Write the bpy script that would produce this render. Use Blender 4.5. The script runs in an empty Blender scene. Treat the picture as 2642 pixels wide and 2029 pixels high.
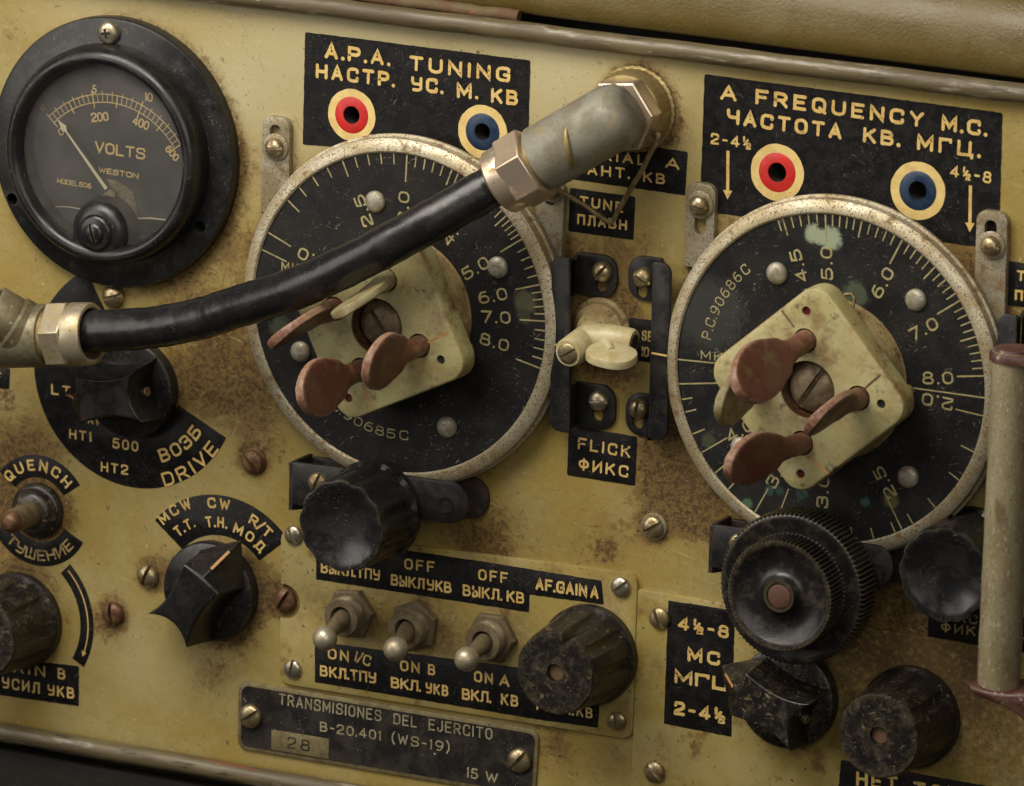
import bpy, math, random
from mathutils import Matrix, Vector
from mathutils.geometry import tessellate_polygon
random.seed(7)
PI = math.pi
S = 0.001                       # everything below is written in millimetres
SC = bpy.context.scene
COL = SC.collection

# ------------------------------------------------------------------ camera, world, lamps, exposure
# panel frame: u to the right along the panel, v up, w out of the panel towards the viewer
P2W = Matrix(((1, 0, 0, 0), (0, 0, -1, 0), (0, 1, 0, 0), (0, 0, 0, 1)))   # panel -> world (panel stands upright)
W0, H0 = 2642.0, 2029.0
FPX = 18415.57
AX, AY, AZ = math.radians(13.76730), math.radians(-25.73432), math.radians(-1.75732)
RM = (Matrix.Rotation(AZ, 3, 'Z') @ Matrix.Rotation(AX, 3, 'X') @ Matrix.Rotation(AY, 3, 'Y'))
TV = Vector((1.48354, 3.90570, -1967.36253))
CAMP = -(RM.transposed() @ TV)                                            # camera position in the panel frame, mm

cam_d = bpy.data.cameras.new('camera')
cam = bpy.data.objects.new('camera', cam_d)
COL.objects.link(cam)
m = RM.transposed().to_4x4()
m.translation = CAMP * S
cam.matrix_world = P2W @ m
cam_d.sensor_width = 36.0
cam_d.lens = FPX / W0 * 36.0
cam_d.clip_start = 0.2
cam_d.clip_end = 20.0
cam_d.dof.use_dof = True
cam_d.dof.focus_distance = 1.955
cam_d.dof.aperture_fstop = 32.0
SC.camera = cam

world = bpy.data.worlds.new('World')
SC.world = world
world.use_nodes = True
bg = world.node_tree.nodes['Background']
bg.inputs['Color'].default_value = (0.62, 0.66, 0.80, 1)
bg.inputs['Strength'].default_value = 0.04

def area_lamp(name, pos, target, size, size_y, power, col):
    d = bpy.data.lights.new(name, 'AREA')
    d.shape = 'RECTANGLE'
    d.size, d.size_y = size * S, size_y * S
    d.energy = power
    d.color = col
    o = bpy.data.objects.new(name, d)
    COL.objects.link(o)
    p = P2W @ (Vector(pos) * S)
    t = P2W @ (Vector(target) * S)
    o.location = p
    o.rotation_euler = (t - p).to_track_quat('-Z', 'Y').to_euler()
    return o
area_lamp('softbox', (-150, 520, 400), (-10, 30, 0), 560, 320, 5.9, (1.0, 0.93, 0.82))
area_lamp('right_softbox', (430, 300, 640), (10, 0, 0), 460, 420, 1.5, (1.0, 0.92, 0.80))
area_lamp('side_softbox', (-520, 190, 520), (-60, 20, 0), 380, 460, 1.7, (1.0, 0.94, 0.86))

SC.view_settings.view_transform = 'Standard'
SC.view_settings.look = 'None'
SC.view_settings.exposure = 0.0
SC.view_settings.gamma = 1.0
SC.view_settings.use_curve_mapping = False
SC.render.engine = 'CYCLES'

def at(px, py, w=0.0):
    """point of the plane at height w (mm) that the photograph shows at pixel px, py"""
    d = RM.transposed() @ Vector(((px - W0 / 2) / FPX, -(py - H0 / 2) / FPX, -1.0))
    s = (w - CAMP.z) / d.z
    return Vector((CAMP.x + d.x * s, CAMP.y + d.y * s, w))

# ------------------------------------------------------------------ materials
def _n(nt, t, **kw):
    n = nt.nodes.new(t)
    for k, v in kw.items():
        setattr(n, k, v)
    return n

class NT:
    def __init__(s, name):
        s.m = bpy.data.materials.new(name)
        s.m.use_nodes = True
        s.t = s.m.node_tree
        s.b = s.t.nodes['Principled BSDF']
        tc = _n(s.t, 'ShaderNodeTexCoord')
        oi = _n(s.t, 'ShaderNodeObjectInfo')
        mul = _n(s.t, 'ShaderNodeVectorMath', operation='SCALE')
        mul.inputs['Scale'].default_value = 1000.0
        s.t.links.new(tc.outputs['Object'], mul.inputs[0])
        s.raw = mul.outputs[0]
        rs = _n(s.t, 'ShaderNodeMath', operation='MULTIPLY')
        rs.inputs[1].default_value = 300.0
        s.t.links.new(oi.outputs['Random'], rs.inputs[0])
        add = _n(s.t, 'ShaderNodeVectorMath', operation='ADD')
        s.t.links.new(mul.outputs[0], add.inputs[0])
        s.t.links.new(rs.outputs[0], add.inputs[1])
        s.co = add.outputs[0]
    def link(s, a, b): s.t.links.new(a, b)
    def noise(s, scale, detail=3, rough=0.6, dist=0.0, stretch=None, co=None):
        n = _n(s.t, 'ShaderNodeTexNoise')
        n.inputs['Scale'].default_value = scale
        n.inputs['Detail'].default_value = detail
        n.inputs['Roughness'].default_value = rough
        n.inputs['Distortion'].default_value = dist
        src = co or s.co
        if stretch:
            mp = _n(s.t, 'ShaderNodeVectorMath', operation='MULTIPLY')
            mp.inputs[1].default_value = stretch
            s.link(src, mp.inputs[0])
            src = mp.outputs[0]
        s.link(src, n.inputs['Vector'])
        return n.outputs['Fac']
    def ramp(s, fac, lo, hi):
        n = _n(s.t, 'ShaderNodeMapRange', interpolation_type='SMOOTHSTEP')
        n.inputs['From Min'].default_value = lo
        n.inputs['From Max'].default_value = hi
        s.link(fac, n.inputs['Value'])
        return n.outputs['Result']
    def math(s, op, a, b):
        n = _n(s.t, 'ShaderNodeMath', operation=op)
        for i, x in enumerate((a, b)):
            if isinstance(x, (int, float)): n.inputs[i].default_value = x
            elif x is not None: s.link(x, n.inputs[i])
        return n.outputs[0]
    def mix(s, fac, a, b):
        n = _n(s.t, 'ShaderNodeMix', data_type='RGBA')
        for sock, x in ((n.inputs['Factor'], fac), (n.inputs['A'], a), (n.inputs['B'], b)):
            if isinstance(x, (int, float)): sock.default_value = x
            elif isinstance(x, tuple): sock.default_value = (*x, 1) if len(x) == 3 else x
            else: s.link(x, sock)
        return n.outputs['Result']
    def mixf(s, fac, a, b):
        n = _n(s.t, 'ShaderNodeMix', data_type='FLOAT')
        for sock, x in ((n.inputs['Factor'], fac), (n.inputs['A'], a), (n.inputs['B'], b)):
            if isinstance(x, (int, float)): sock.default_value = x
            else: s.link(x, sock)
        return n.outputs['Result']
    def bump(s, h, strength, dist=0.1):
        n = _n(s.t, 'ShaderNodeBump')
        n.inputs['Strength'].default_value = strength
        n.inputs['Distance'].default_value = dist * S
        s.link(h, n.inputs['Height'])
        s.link(n.outputs['Normal'], s.b.inputs['Normal'])
    def blob(s, x, y, r, soft=0.35, nz=None):
        """irregular patch around the point x, y (mm, object space)"""
        d = _n(s.t, 'ShaderNodeVectorMath', operation='DISTANCE')
        d.inputs[1].default_value = (x, y, 0)
        f = _n(s.t, 'ShaderNodeVectorMath', operation='MULTIPLY')
        f.inputs[1].default_value = (1, 1, 0)
        s.link(s.raw, f.inputs[0])
        s.link(f.outputs[0], d.inputs[0])
        v = s.math('DIVIDE', d.outputs['Value'], r)
        if nz is not None:
            v = s.math('ADD', v, s.math('MULTIPLY', s.math('SUBTRACT', nz, 0.5), 1.6))
        inv = s.math('SUBTRACT', 1.0 + soft, v)
        return s.ramp(inv, 0.0, soft * 2)

def mat(name, c1, c2=None, f=0.12, lo=.40, hi=.62, metal=0.0, rough=.42, rough2=None, bump=.15, bf=1.2,
        spots=None, dust=0.0, dustcol=(.42, .38, .30), edge=None, stretch=None, coat=0.0, spec=.5, blobs=None, scratch=0.0):
    t = NT(name)
    col = c1
    fac = t.ramp(t.noise(f, 5, .62, .3, stretch), lo, hi)
    if c2: col = t.mix(fac, c1, c2)
    rg = rough
    if rough2 is not None: rg = t.mixf(fac, rough, rough2)
    mt = metal
    if spots:                                       # worn or dirty speckles: (colour, frequency, threshold, softness, roughness)
        for sp in (spots if isinstance(spots, list) else [spots]):
            m_ = t.ramp(t.noise(sp[1], 4, .65, 0.0, stretch), sp[2], sp[2] + sp[3])
            col = t.mix(m_, col, sp[0])
            rg = t.mixf(m_, rg, sp[4] if len(sp) > 4 else .7)
            if metal > 0: mt = t.mixf(m_, mt, 0.15)
    if blobs:
        nz = t.noise(.40, 7, .75, .6)
        nz2 = t.noise(.55, 8, .75, .4)
        for bl in blobs:
            x, y, r, c = bl[:4]
            kf, soft = (bl[4], .6) if len(bl) > 4 else (1.0, .3)
            m_ = t.math('MULTIPLY', t.blob(x, y, r, soft, nz), kf)
            if len(bl) > 4: m_ = t.math('MULTIPLY', m_, t.ramp(nz2, .28, .62))
            col = t.mix(m_, col, c)
            rg = t.mixf(m_, rg, .7)
    if edge:
        ge = _n(t.t, 'ShaderNodeNewGeometry')
        ew = t.ramp(t.math('ADD', ge.outputs['Pointiness'], t.math('MULTIPLY', t.math('SUBTRACT', t.noise(.7, 5, .7), .5), .10)), edge[1], edge[2])
        col = t.mix(t.math('MULTIPLY', ew, edge[3] if len(edge) > 3 else .8), col, edge[0])
    if scratch:
        ks = None
        for ang, sd in ((.35, 0.0), (1.25, 37.0), (2.2, 71.0), (2.8, 113.0)):
            vr = _n(t.t, 'ShaderNodeVectorRotate', rotation_type='Z_AXIS')
            vr.inputs['Angle'].default_value = ang
            t.link(t.co, vr.inputs['Vector'])
            wv = _n(t.t, 'ShaderNodeVectorMath', operation='ADD')
            wv.inputs[1].default_value = (sd, sd * .7, sd * .3)
            t.link(vr.outputs[0], wv.inputs[0])
            a = t.ramp(t.noise(1.0, 1, .4, .35, (.42, 3.4, 3.4), wv.outputs[0]), .735, .765)
            ks = a if ks is None else t.math('MAXIMUM', ks, a)
        k = t.math('MULTIPLY', ks, scratch)
        k = t.math('MULTIPLY', k, t.ramp(t.noise(.10, 4), .42, .68))
        col = t.mix(k, col, dustcol)
    if dust:
        a = t.ramp(t.noise(2.7, 2, .5), .675, .72)
        b = t.ramp(t.noise(.11, 4, .65), .42, .72)
        k = t.math('MULTIPLY', t.math('MULTIPLY', a, b), min(1.0, dust))
        veil = t.math('MULTIPLY', t.ramp(t.noise(.16, 6, .7, .6), .52, .85), .045 * dust)
        k = t.math('MAXIMUM', k, veil)
        col = t.mix(k, col, dustcol)
        rg = t.mixf(k, rg, .8)
    B = t.b.inputs
    for sock, x in ((B['Base Color'], col), (B['Roughness'], rg), (B['Metallic'], mt)):
        if isinstance(x, tuple): sock.default_value = (*x, 1)
        elif isinstance(x, (int, float)): sock.default_value = x
        else: t.link(x, sock)
    B['Specular IOR Level'].default_value = spec
    if coat:
        B['Coat Weight'].default_value = coat
        B['Coat Roughness'].default_value = .25
    if bump:
        t.bump(t.noise(bf, 5, .6, .2, stretch), bump, .25)
    return t.m

BROWN = (.060, .034, .014)
def panel_material():
    t = NT('aged_olive_paint')
    at_ = _n(t.t, 'ShaderNodeAttribute', attribute_name='grime')
    sep = _n(t.t, 'ShaderNodeSeparateColor')
    t.link(at_.outputs['Color'], sep.inputs[0])
    g, rust, pale = sep.outputs[0], sep.outputs[1], sep.outputs[2]
    base = t.mix(t.ramp(t.noise(.028, 5, .6, .4), .38, .64), (.298, .221, .060), (.325, .262, .102))
    base = t.mix(t.math('MULTIPLY', t.ramp(t.noise(.10, 6, .65, .5), .50, .78), .45), base, (.30, .205, .055))
    base = t.mix(t.math('MULTIPLY', t.ramp(t.noise(.40, 7, .72, .4), .40, .70), .38), base, (.225, .155, .036))
    base = t.mix(t.math('MULTIPLY', pale, .8), base, (.42, .37, .215))
    # brown film and grime with ragged edges
    n1 = t.noise(.16, 8, .72, .6)
    n2 = t.noise(.75, 8, .75)
    n3 = t.noise(.32, 6, .7, .8)
    film = t.ramp(t.math('ADD', t.math('MULTIPLY', g, .85), t.math('MULTIPLY', t.math('SUBTRACT', n1, .5), 1.5)), .16, 1.30)
    film = t.math('MULTIPLY', film, t.ramp(g, .02, .30))
    base = t.mix(t.math('MULTIPLY', film, .72), base, (.172, .098, .022))
    nh = t.noise(.34, 10, .80, .5)
    film2 = t.ramp(t.math('ADD', t.math('MULTIPLY', g, .70), t.math('MULTIPLY', t.math('SUBTRACT', nh, .5), 2.6)), .52, .74)
    film2 = t.math('MULTIPLY', film2, t.ramp(g, .03, .22))
    base = t.mix(t.math('MULTIPLY', film2, .62), base, (.120, .066, .018))
    crust = t.ramp(t.math('ADD', t.math('MULTIPLY', g, .50), t.math('MULTIPLY', t.math('SUBTRACT', n2, .5), 2.2)), .55, .80)
    crust = t.math('MULTIPLY', crust, t.ramp(t.math('ADD', g, t.math('SUBTRACT', n3, .5)), .15, .85))
    base = t.mix(t.math('MULTIPLY', crust, .85), base, (.055, .030, .011))
    rm = t.ramp(t.math('ADD', t.math('MULTIPLY', rust, .8), t.math('MULTIPLY', t.math('SUBTRACT', t.noise(.6, 6, .7), .5), 1.6)), .45, .75)
    rm = t.math('MULTIPLY', rm, t.ramp(rust, .08, .5))
    base = t.mix(t.math('MULTIPLY', rm, .9), base, (.10, .045, .018))
    # specks all over
    sp = t.math('MULTIPLY', t.ramp(t.noise(1.0, 3, .6), .635, .70), t.ramp(t.noise(.06, 4, .6), .36, .60))
    base = t.mix(t.math('MULTIPLY', sp, .75), base, (.055, .038, .02))
    sp2 = t.ramp(t.noise(.42, 3, .55), .735, .765)
    base = t.mix(t.math('MULTIPLY', sp2, .7), base, (.07, .04, .02))
    chip = t.math('MULTIPLY', t.ramp(t.noise(.30, 7, .68, .8), .650, .662), t.ramp(t.noise(.035, 4, .6), .42, .56))
    base = t.mix(t.math('MULTIPLY', chip, .80), base, (.075, .046, .022))
    for ang, sd, cc, th in ((.25, 5.0, (.50, .44, .28), .752), (1.1, 55.0, (.085, .052, .02), .752), (2.3, 91.0, (.48, .42, .26), .758)):
        vr = _n(t.t, 'ShaderNodeVectorRotate', rotation_type='Z_AXIS')
        vr.inputs['Angle'].default_value = ang
        t.link(t.raw, vr.inputs['Vector'])
        wv = _n(t.t, 'ShaderNodeVectorMath', operation='ADD')
        wv.inputs[1].default_value = (sd, sd * .7, sd * .3)
        t.link(vr.outputs[0], wv.inputs[0])
        base = t.mix(t.math('MULTIPLY', t.ramp(t.noise(1.0, 1, .4, .5, (.16, 2.6, 1), wv.outputs[0]), th, th + .02), .45), base, cc)
    pal = t.ramp(t.noise(.9, 2, .5), .745, .77)
    base = t.mix(t.math('MULTIPLY', pal, .6), base, (.62, .56, .40))
    t.link(base, t.b.inputs['Base Color'])
    rg = t.mixf(t.ramp(t.noise(.12, 5, .6), .35, .65), .36, .50)
    rg = t.mixf(film, rg, .60)
    rg = t.mixf(crust, rg, .85)
    t.link(rg, t.b.inputs['Roughness'])
    h = t.math('ADD', t.math('MULTIPLY', t.noise(.9, 4, .6), .8), t.math('MULTIPLY', crust, .9))
    t.bump(h, .38, .22)
    t.b.inputs['Specular IOR Level'].default_value = .38
    return t.m

MT = {}
MT['panel'] = panel_material()
MT['label'] = mat('black_label_paint', (.0078, .0075, .0080), (.0115, .0105, .0100), f=.3, rough=.34, rough2=.48, bump=.30, bf=1.5, dust=.55, scratch=.25, spec=.20)
MT['letters'] = mat('cream_letter_paint', (.60, .43, .150), (.52, .34, .10), f=.25, rough=.5, bump=.10,
                    spots=[((.05, .035, .018), .85, .60, .08, .6), ((.22, .13, .04), .22, .60, .16, .6)])
MT['letters_dim'] = mat('tarnished_letters', (.34, .25, .10), (.23, .155, .055), f=.3, rough=.5, bump=.10, spots=[((.03, .02, .012), .8, .54, .12, .6)])
MT['letters_dial'] = mat('engraved_dial_paint', (.34, .29, .135), (.24, .20, .09), f=.3, rough=.55, bump=.05, spots=[((.03, .027, .02), 1.2, .60, .10, .6)])
MT['letters_white'] = mat('engraved_plate_letters', (.34, .30, .19), (.24, .20, .11), f=.3, rough=.5, bump=.1, spots=[((.04, .03, .02), 1.0, .58, .12, .6)])
MT['ring_cream'] = mat('cream_ring_paint', (.66, .50, .195), (.58, .42, .15), f=.2, rough=.45, bump=.08, spots=[((.25, .15, .05), .8, .63, .08, .6), ((.50, .36, .13), .12, .55, .2, .5)])
MT['ring_red'] = mat('red_ring_paint', (.54, .024, .018), (.42, .016, .013), f=.3, rough=.33, rough2=.5, bump=.2, bf=1.5, spots=[((.62, .45, .30), .55, .72, .02, .5), ((.16, .02, .012), .7, .66, .1, .6)])
MT['ring_blue'] = mat('blue_ring_paint', (.0065, .021, .052), (.0095, .029, .068), f=.3, rough=.33, rough2=.5, bump=.2, bf=1.5, spots=[((.14, .15, .14), .7, .70, .05, .5), ((.006, .012, .025), .6, .62, .1, .6)])
MT['hole'] = mat('dark_cavity', (.010, .008, .006), rough=.8, bump=0)
MT['bakelite'] = mat('black_bakelite', (.0085, .0085, .0090), (.013, .011, .0105), f=.15, rough=.24, rough2=.40, bump=.10, bf=.8, dust=.5, scratch=.5, edge=((.075, .062, .040), .535, .60, .7), dustcol=(.36, .32, .24))
MT['bakelite_dirty'] = mat('dirty_black_bakelite', (.0090, .0082, .0080), (.030, .023, .013), f=.30, lo=.46, hi=.72, rough=.30, rough2=.62, bump=.35, bf=.9, dust=1.0,
                           dustcol=(.36, .28, .15), spots=[((.115, .086, .042), .42, .58, .14, .75)], scratch=.9, edge=((.10, .078, .042), .53, .60, .8))
MT['meter_black'] = mat('satin_black_meter_case', (.0085, .0082, .0084), (.012, .011, .010), f=.1, rough=.27, rough2=.42, bump=.10, bf=1.0, dust=.5, scratch=.4,
                        spots=[((.10, .08, .04), .35, .73, .10, .8)])
MT['bracket_black'] = mat('black_enamel_bracket', (.0105, .0105, .0110), (.016, .014, .012), f=.2, rough=.34, rough2=.5, bump=.15, bf=1.0, dust=.6,
                          spots=[((.055, .030, .014), .30, .68, .08, .7)])
MT['bracket_rust'] = mat('rusty_black_bracket', (.014, .012, .011), (.040, .017, .010), f=.14, rough=.4, rough2=.6, bump=.2, bf=1.0, dust=.6,
                         spots=[((.15, .045, .015), .25, .66, .08, .7)])
MT['rubber'] = mat('black_cable_rubber', (.0095, .0095, .0100), (.013, .0125, .0125), f=.14, lo=.40, hi=.62, rough=.25, rough2=.36, bump=.22, bf=.45, dust=.45, scratch=.45, dustcol=(.30, .28, .24))
MT['dial_face'] = None
MT['rim'] = mat('worn_nickel_rim', (.48, .43, .31), (.38, .31, .185), f=.10, metal=.45, rough=.42, rough2=.55, bump=.18, bf=1.6,
                spots=[((.115, .080, .038), 2.0, .53, .09, .7), ((.19, .115, .045), .30, .54, .16, .7), ((.085, .022, .012), .055, .72, .015, .55)])
MT['lug'] = mat('tarnished_steel_lug', (.37, .33, .24), (.25, .20, .115), f=.10, metal=.5, rough=.42, rough2=.6, bump=.2, bf=1.6,
                spots=[((.075, .052, .028), 1.9, .54, .09, .7), ((.155, .10, .045), .25, .56, .12, .7), ((.15, .035, .022), .20, .68, .06, .7)])
MT['screw'] = mat('tarnished_brass_screw', (.47, .40, .25), (.23, .165, .075), f=.45, metal=.85, rough=.30, rough2=.52, bump=.2, bf=1.2,
                  spots=[((.06, .035, .016), .9, .60, .12, .75)])
MT['screw_steel'] = mat('nickel_screw', (.55, .52, .43), (.34, .28, .17), f=.4, metal=.9, rough=.28, rough2=.45, bump=.15, bf=1.2,
                        spots=[((.08, .05, .025), 1.0, .62, .10, .75)])
MT['screw_brown'] = mat('rust_brown_screw', (.105, .045, .022), (.17, .10, .045), f=.35, metal=.35, rough=.42, rough2=.6, bump=.3, bf=1.0,
                        spots=[((.03, .016, .009), .9, .57, .12, .75)])
MT['rivet'] = mat('grey_rivet', (.36, .34, .28), (.24, .20, .13), f=.4, metal=.45, rough=.45, rough2=.6, bump=.2, bf=1.8,
                  spots=[((.075, .055, .03), 1.8, .58, .10, .7)])
MT['boss_paint'] = mat('grimy_cream_paint', (.30, .235, .105), (.20, .135, .050), f=.12, rough=.5, rough2=.65, bump=.35, bf=1.0,
                        spots=[((.085, .050, .02), .30, .54, .16, .75), ((.050, .030, .014), 1.0, .58, .1, .8)])
MT['cream_paint'] = mat('cream_green_paint', (.375, .345, .160), (.335, .275, .105), f=.09, edge=((.48, .43, .25), .53, .60, .5), rough=.40, rough2=.52, bump=.18, bf=1.0,
                        spots=[((.175, .110, .036), .12, .48, .22, .65), ((.075, .046, .020), 1.5, .60, .10, .8), ((.065, .040, .018), .20, .59, .14, .8)])
MT['cream_bright'] = mat('cream_lever_paint', (.45, .40, .235), (.37, .30, .145), f=.15, rough=.40, rough2=.5, bump=.12, bf=1.0,
                         spots=[((.20, .12, .05), .30, .65, .12, .65), ((.06, .04, .02), 1.2, .66, .06, .8)])
MT['wing_red'] = mat('brown_red_paint', (.125, .037, .022), (.140, .066, .038), f=.13, rough=.40, rough2=.58, bump=.30, bf=1.0, dust=.35,
                     spots=[((.165, .110, .046), .12, .53, .14, .55), ((.24, .098, .034), .10, .62, .08, .5), ((.055, .022, .012), .55, .60, .12, .7)], dustcol=(.50, .36, .22), edge=((.34, .21, .14), .512, .565, .85))
MT['wing_green'] = mat('chipped_green_paint', (.27, .24, .13), (.19, .145, .06), f=.2, rough=.42, rough2=.55, bump=.25, bf=1.0,
                       spots=[((.42, .42, .36), .35, .66, .05, .4), ((.16, .07, .03), .5, .66, .08, .6)])
MT['slot_rust'] = mat('pitted_brown_steel', (.25, .20, .125), (.14, .095, .055), f=.35, metal=.4, rough=.5, rough2=.7, bump=.6, bf=1.3,
                      spots=[((.28, .23, .16), 1.4, .60, .1, .5)])
MT['zinc'] = mat('grey_zinc_casting', (.225, .215, .172), (.165, .148, .100), f=.13, metal=.18, rough=.50, rough2=.66, bump=.14, bf=.8,
                 spots=[((.27, .205, .085), .14, .56, .18, .55), ((.10, .085, .055), .75, .62, .10, .7), ((.50, .49, .44), 1.0, .71, .03, .5)], scratch=.5, dustcol=(.5, .48, .42), edge=((.42, .39, .30), .53, .60, .6))
MT['bronze'] = mat('pink_bronze_nut', (.66, .555, .43), (.56, .43, .30), f=.15, metal=.8, rough=.30, rough2=.42, bump=.15, bf=.9,
                   spots=[((.10, .055, .025), 1.0, .63, .05, .7), ((.34, .21, .09), .2, .58, .15, .5)], scratch=.35, dustcol=(.20, .12, .06))
MT['nickel'] = mat('pitted_nickel_nut', (.43, .37, .26), (.34, .27, .15), f=.15, metal=.6, rough=.38, rough2=.5, bump=.12, bf=.9,
                   spots=[((.09, .055, .028), .95, .61, .05, .7), ((.36, .24, .09), .16, .60, .12, .5)])
MT['olive_metal'] = mat('olive_tarnished_casting', (.175, .150, .082), (.115, .092, .045), f=.12, metal=.4, rough=.40, rough2=.56, bump=.25, bf=.9,
                        spots=[((.30, .27, .19), .30, .60, .14, .45), ((.065, .042, .02), .22, .60, .12, .7)], scratch=.4, dustcol=(.42, .38, .28), edge=((.36, .33, .24), .53, .60, .6))
MT['brass_ring'] = mat('dirty_brass_collar', (.33, .26, .115), (.25, .18, .07), f=.2, metal=.6, rough=.45, rough2=.6, bump=.35, bf=1.0,
                       spots=[((.08, .05, .02), .7, .60, .12, .75)])
MT['toggle'] = mat('dull_toggle_metal', (.215, .168, .098), (.135, .098, .054), f=.3, metal=.45, rough=.48, rough2=.65, bump=.3, bf=1.2,
                   spots=[((.07, .04, .018), .9, .60, .12, .75)])
MT['toggle_ball'] = mat('worn_toggle_ball', (.44, .40, .30), (.33, .27, .16), f=.3, metal=.6, rough=.36, rough2=.5, bump=.2, bf=1.2,
                        spots=[((.10, .07, .035), 1.3, .59, .1, .7)])
MT['wire'] = mat('old_wire', (.30, .24, .13), (.18, .12, .055), f=.3, metal=.5, rough=.5, bump=.3, spots=[((.05, .028, .014), .8, .58, .1, .8)])
MT['rod'] = mat('worn_olive_rod', (.118, .094, .046), (.080, .058, .028), f=.22, rough=.36, rough2=.55, bump=.45, bf=.8, stretch=(.16, 1, 1),
                spots=[((.15, .058, .032), .16, .62, .08, .5), ((.27, .245, .19), .30, .56, .14, .36), ((.038, .024, .012), .5, .58, .12, .7), ((.42, .40, .36), .9, .70, .05, .4)])
MT['case'] = mat('olive_case_paint', (.100, .069, .015), (.120, .087, .026), f=.05, rough=.34, rough2=.46, bump=.75, bf=1.1,
                 spots=[((.36, .34, .26), .50, .69, .03, .5), ((.075, .042, .018), .5, .70, .06, .7)])
MT['rough_strip'] = mat('rusty_seam_strip', (.100, .068, .024), (.105, .050, .024), f=.12, rough=.65, rough2=.8, bump=1.0, bf=1.4,
                        spots=[((.19, .075, .035), .18, .60, .1, .7)])
MT['cloth'] = mat('black_cloth', (.0085, .0075, .0070), (.011, .010, .009), f=.5, rough=.9, bump=.5, bf=2.2, dust=.5, spec=.2)
MT['plate_black'] = mat('worn_black_plate', (.011, .0100, .0095), (.022, .017, .012), f=.14, rough=.36, rough2=.55, bump=.3, bf=1.0, dust=1.0,
                        spots=[((.085, .055, .025), .16, .66, .12, .7), ((.42, .41, .36), .30, .742, .02, .7)])
MT['plate_edge'] = mat('bare_plate_metal', (.235, .195, .095), (.17, .13, .06), f=.3, metal=.4, rough=.5, bump=.3, spots=[((.05, .035, .02), 1.2, .60, .1, .7)])
PLATE_ARGS = ((.300, .228, .062), (.335, .272, .108))
PLATE_KW = dict(f=.05, rough=.38, rough2=.5, bump=.16, bf=.9, spec=.38,
                spots=[((.145, .084, .025), .11, .54, .18, .62), ((.060, .036, .016), .7, .62, .08, .8), ((.075, .045, .018), .2, .66, .12, .8)])
MT['plate_paint'] = mat('pale_olive_plate_paint', *PLATE_ARGS, **PLATE_KW)
MT['card'] = mat('black_meter_card', (.058, .056, .055), (.068, .065, .062), f=.12, rough=.6, bump=.05, dust=.5)
MT['card_print'] = mat('meter_print', (.92, .68, .30), (.85, .61, .25), f=.3, rough=.6, bump=0)
MT['needle'] = mat('ivory_needle', (.92, .82, .55), rough=.5, bump=0)
MT['red_paint'] = mat('chipped_red_paint', (.060, .017, .014), (.085, .042, .030), f=.25, rough=.42, rough2=.6, bump=.3, bf=1.0, dust=.8,
                      spots=[((.32, .27, .17), .35, .63, .08, .5)])
MT['handle_paint'] = mat('worn_handle_paint', (.235, .202, .120), (.175, .140, .072), f=.10, lo=.38, hi=.62, rough=.40, rough2=.55, bump=.3, bf=1.0, stretch=(1, .45, 1),
                         spots=[((.33, .30, .22), 1.3, .55, .14, .45), ((.11, .076, .034), 1.6, .57, .1, .7), ((.12, .084, .038), .14, .54, .16, .6)], scratch=.5, dustcol=(.40, .37, .28))
MT['knurl'] = mat('dusty_knurled_bakelite', (.0090, .0082, .0080), (.030, .023, .013), f=.30, lo=.46, hi=.72, rough=.32, rough2=.6, bump=.2, bf=.9, dust=.6, dustcol=(.36, .30, .2),
                  edge=((.085, .066, .034), .525, .60, .7))
MT['copper_cap'] = mat('dull_copper_plug', (.105, .040, .025), (.08, .042, .024), f=.5, rough=.6, bump=.5, bf=1.2, dust=1.0)
MT['mark'] = mat('orange_mark_paint', (.48, .235, .085), (.36, .17, .06), f=.5, rough=.55, bump=.2)
MT['mark_brown'] = mat('brown_mark_paint', (.165, .085, .04), (.09, .045, .02), f=.5, rough=.6, bump=.2)
MT['red_dot'] = mat('dark_red_dot', (.085, .008, .008), rough=.4, bump=0)

def dial_mat(name, blobs):
    return mat(name, (.0115, .0110, .0115), (.0155, .0145, .0135), f=.07, rough=.40, rough2=.52, bump=.08, bf=1.6, dust=.85, scratch=.5, blobs=blobs, spec=.25)

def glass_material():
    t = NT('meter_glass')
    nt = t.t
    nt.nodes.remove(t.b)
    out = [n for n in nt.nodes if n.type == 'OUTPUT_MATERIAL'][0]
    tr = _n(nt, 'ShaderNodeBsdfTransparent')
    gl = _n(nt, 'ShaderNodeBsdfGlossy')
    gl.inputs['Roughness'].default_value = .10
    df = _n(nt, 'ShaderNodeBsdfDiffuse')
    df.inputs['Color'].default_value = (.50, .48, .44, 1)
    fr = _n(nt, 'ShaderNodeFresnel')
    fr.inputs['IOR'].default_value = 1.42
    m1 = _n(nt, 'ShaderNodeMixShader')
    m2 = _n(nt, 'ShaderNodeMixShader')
    k = t.math('ADD', t.math('MULTIPLY', t.ramp(t.noise(.05, 4, .6), .35, .7), .06), .062)  # pale diffuse haze put into the glass, lightening the card like reflected light
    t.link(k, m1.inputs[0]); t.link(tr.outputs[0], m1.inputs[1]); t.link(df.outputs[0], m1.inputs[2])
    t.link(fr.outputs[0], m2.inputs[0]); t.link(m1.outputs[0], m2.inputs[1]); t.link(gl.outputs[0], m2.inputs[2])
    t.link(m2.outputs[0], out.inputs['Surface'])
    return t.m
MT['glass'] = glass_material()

# ------------------------------------------------------------------ mesh helpers
def V2(p): return Vector((p[0], p[1]))

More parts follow.
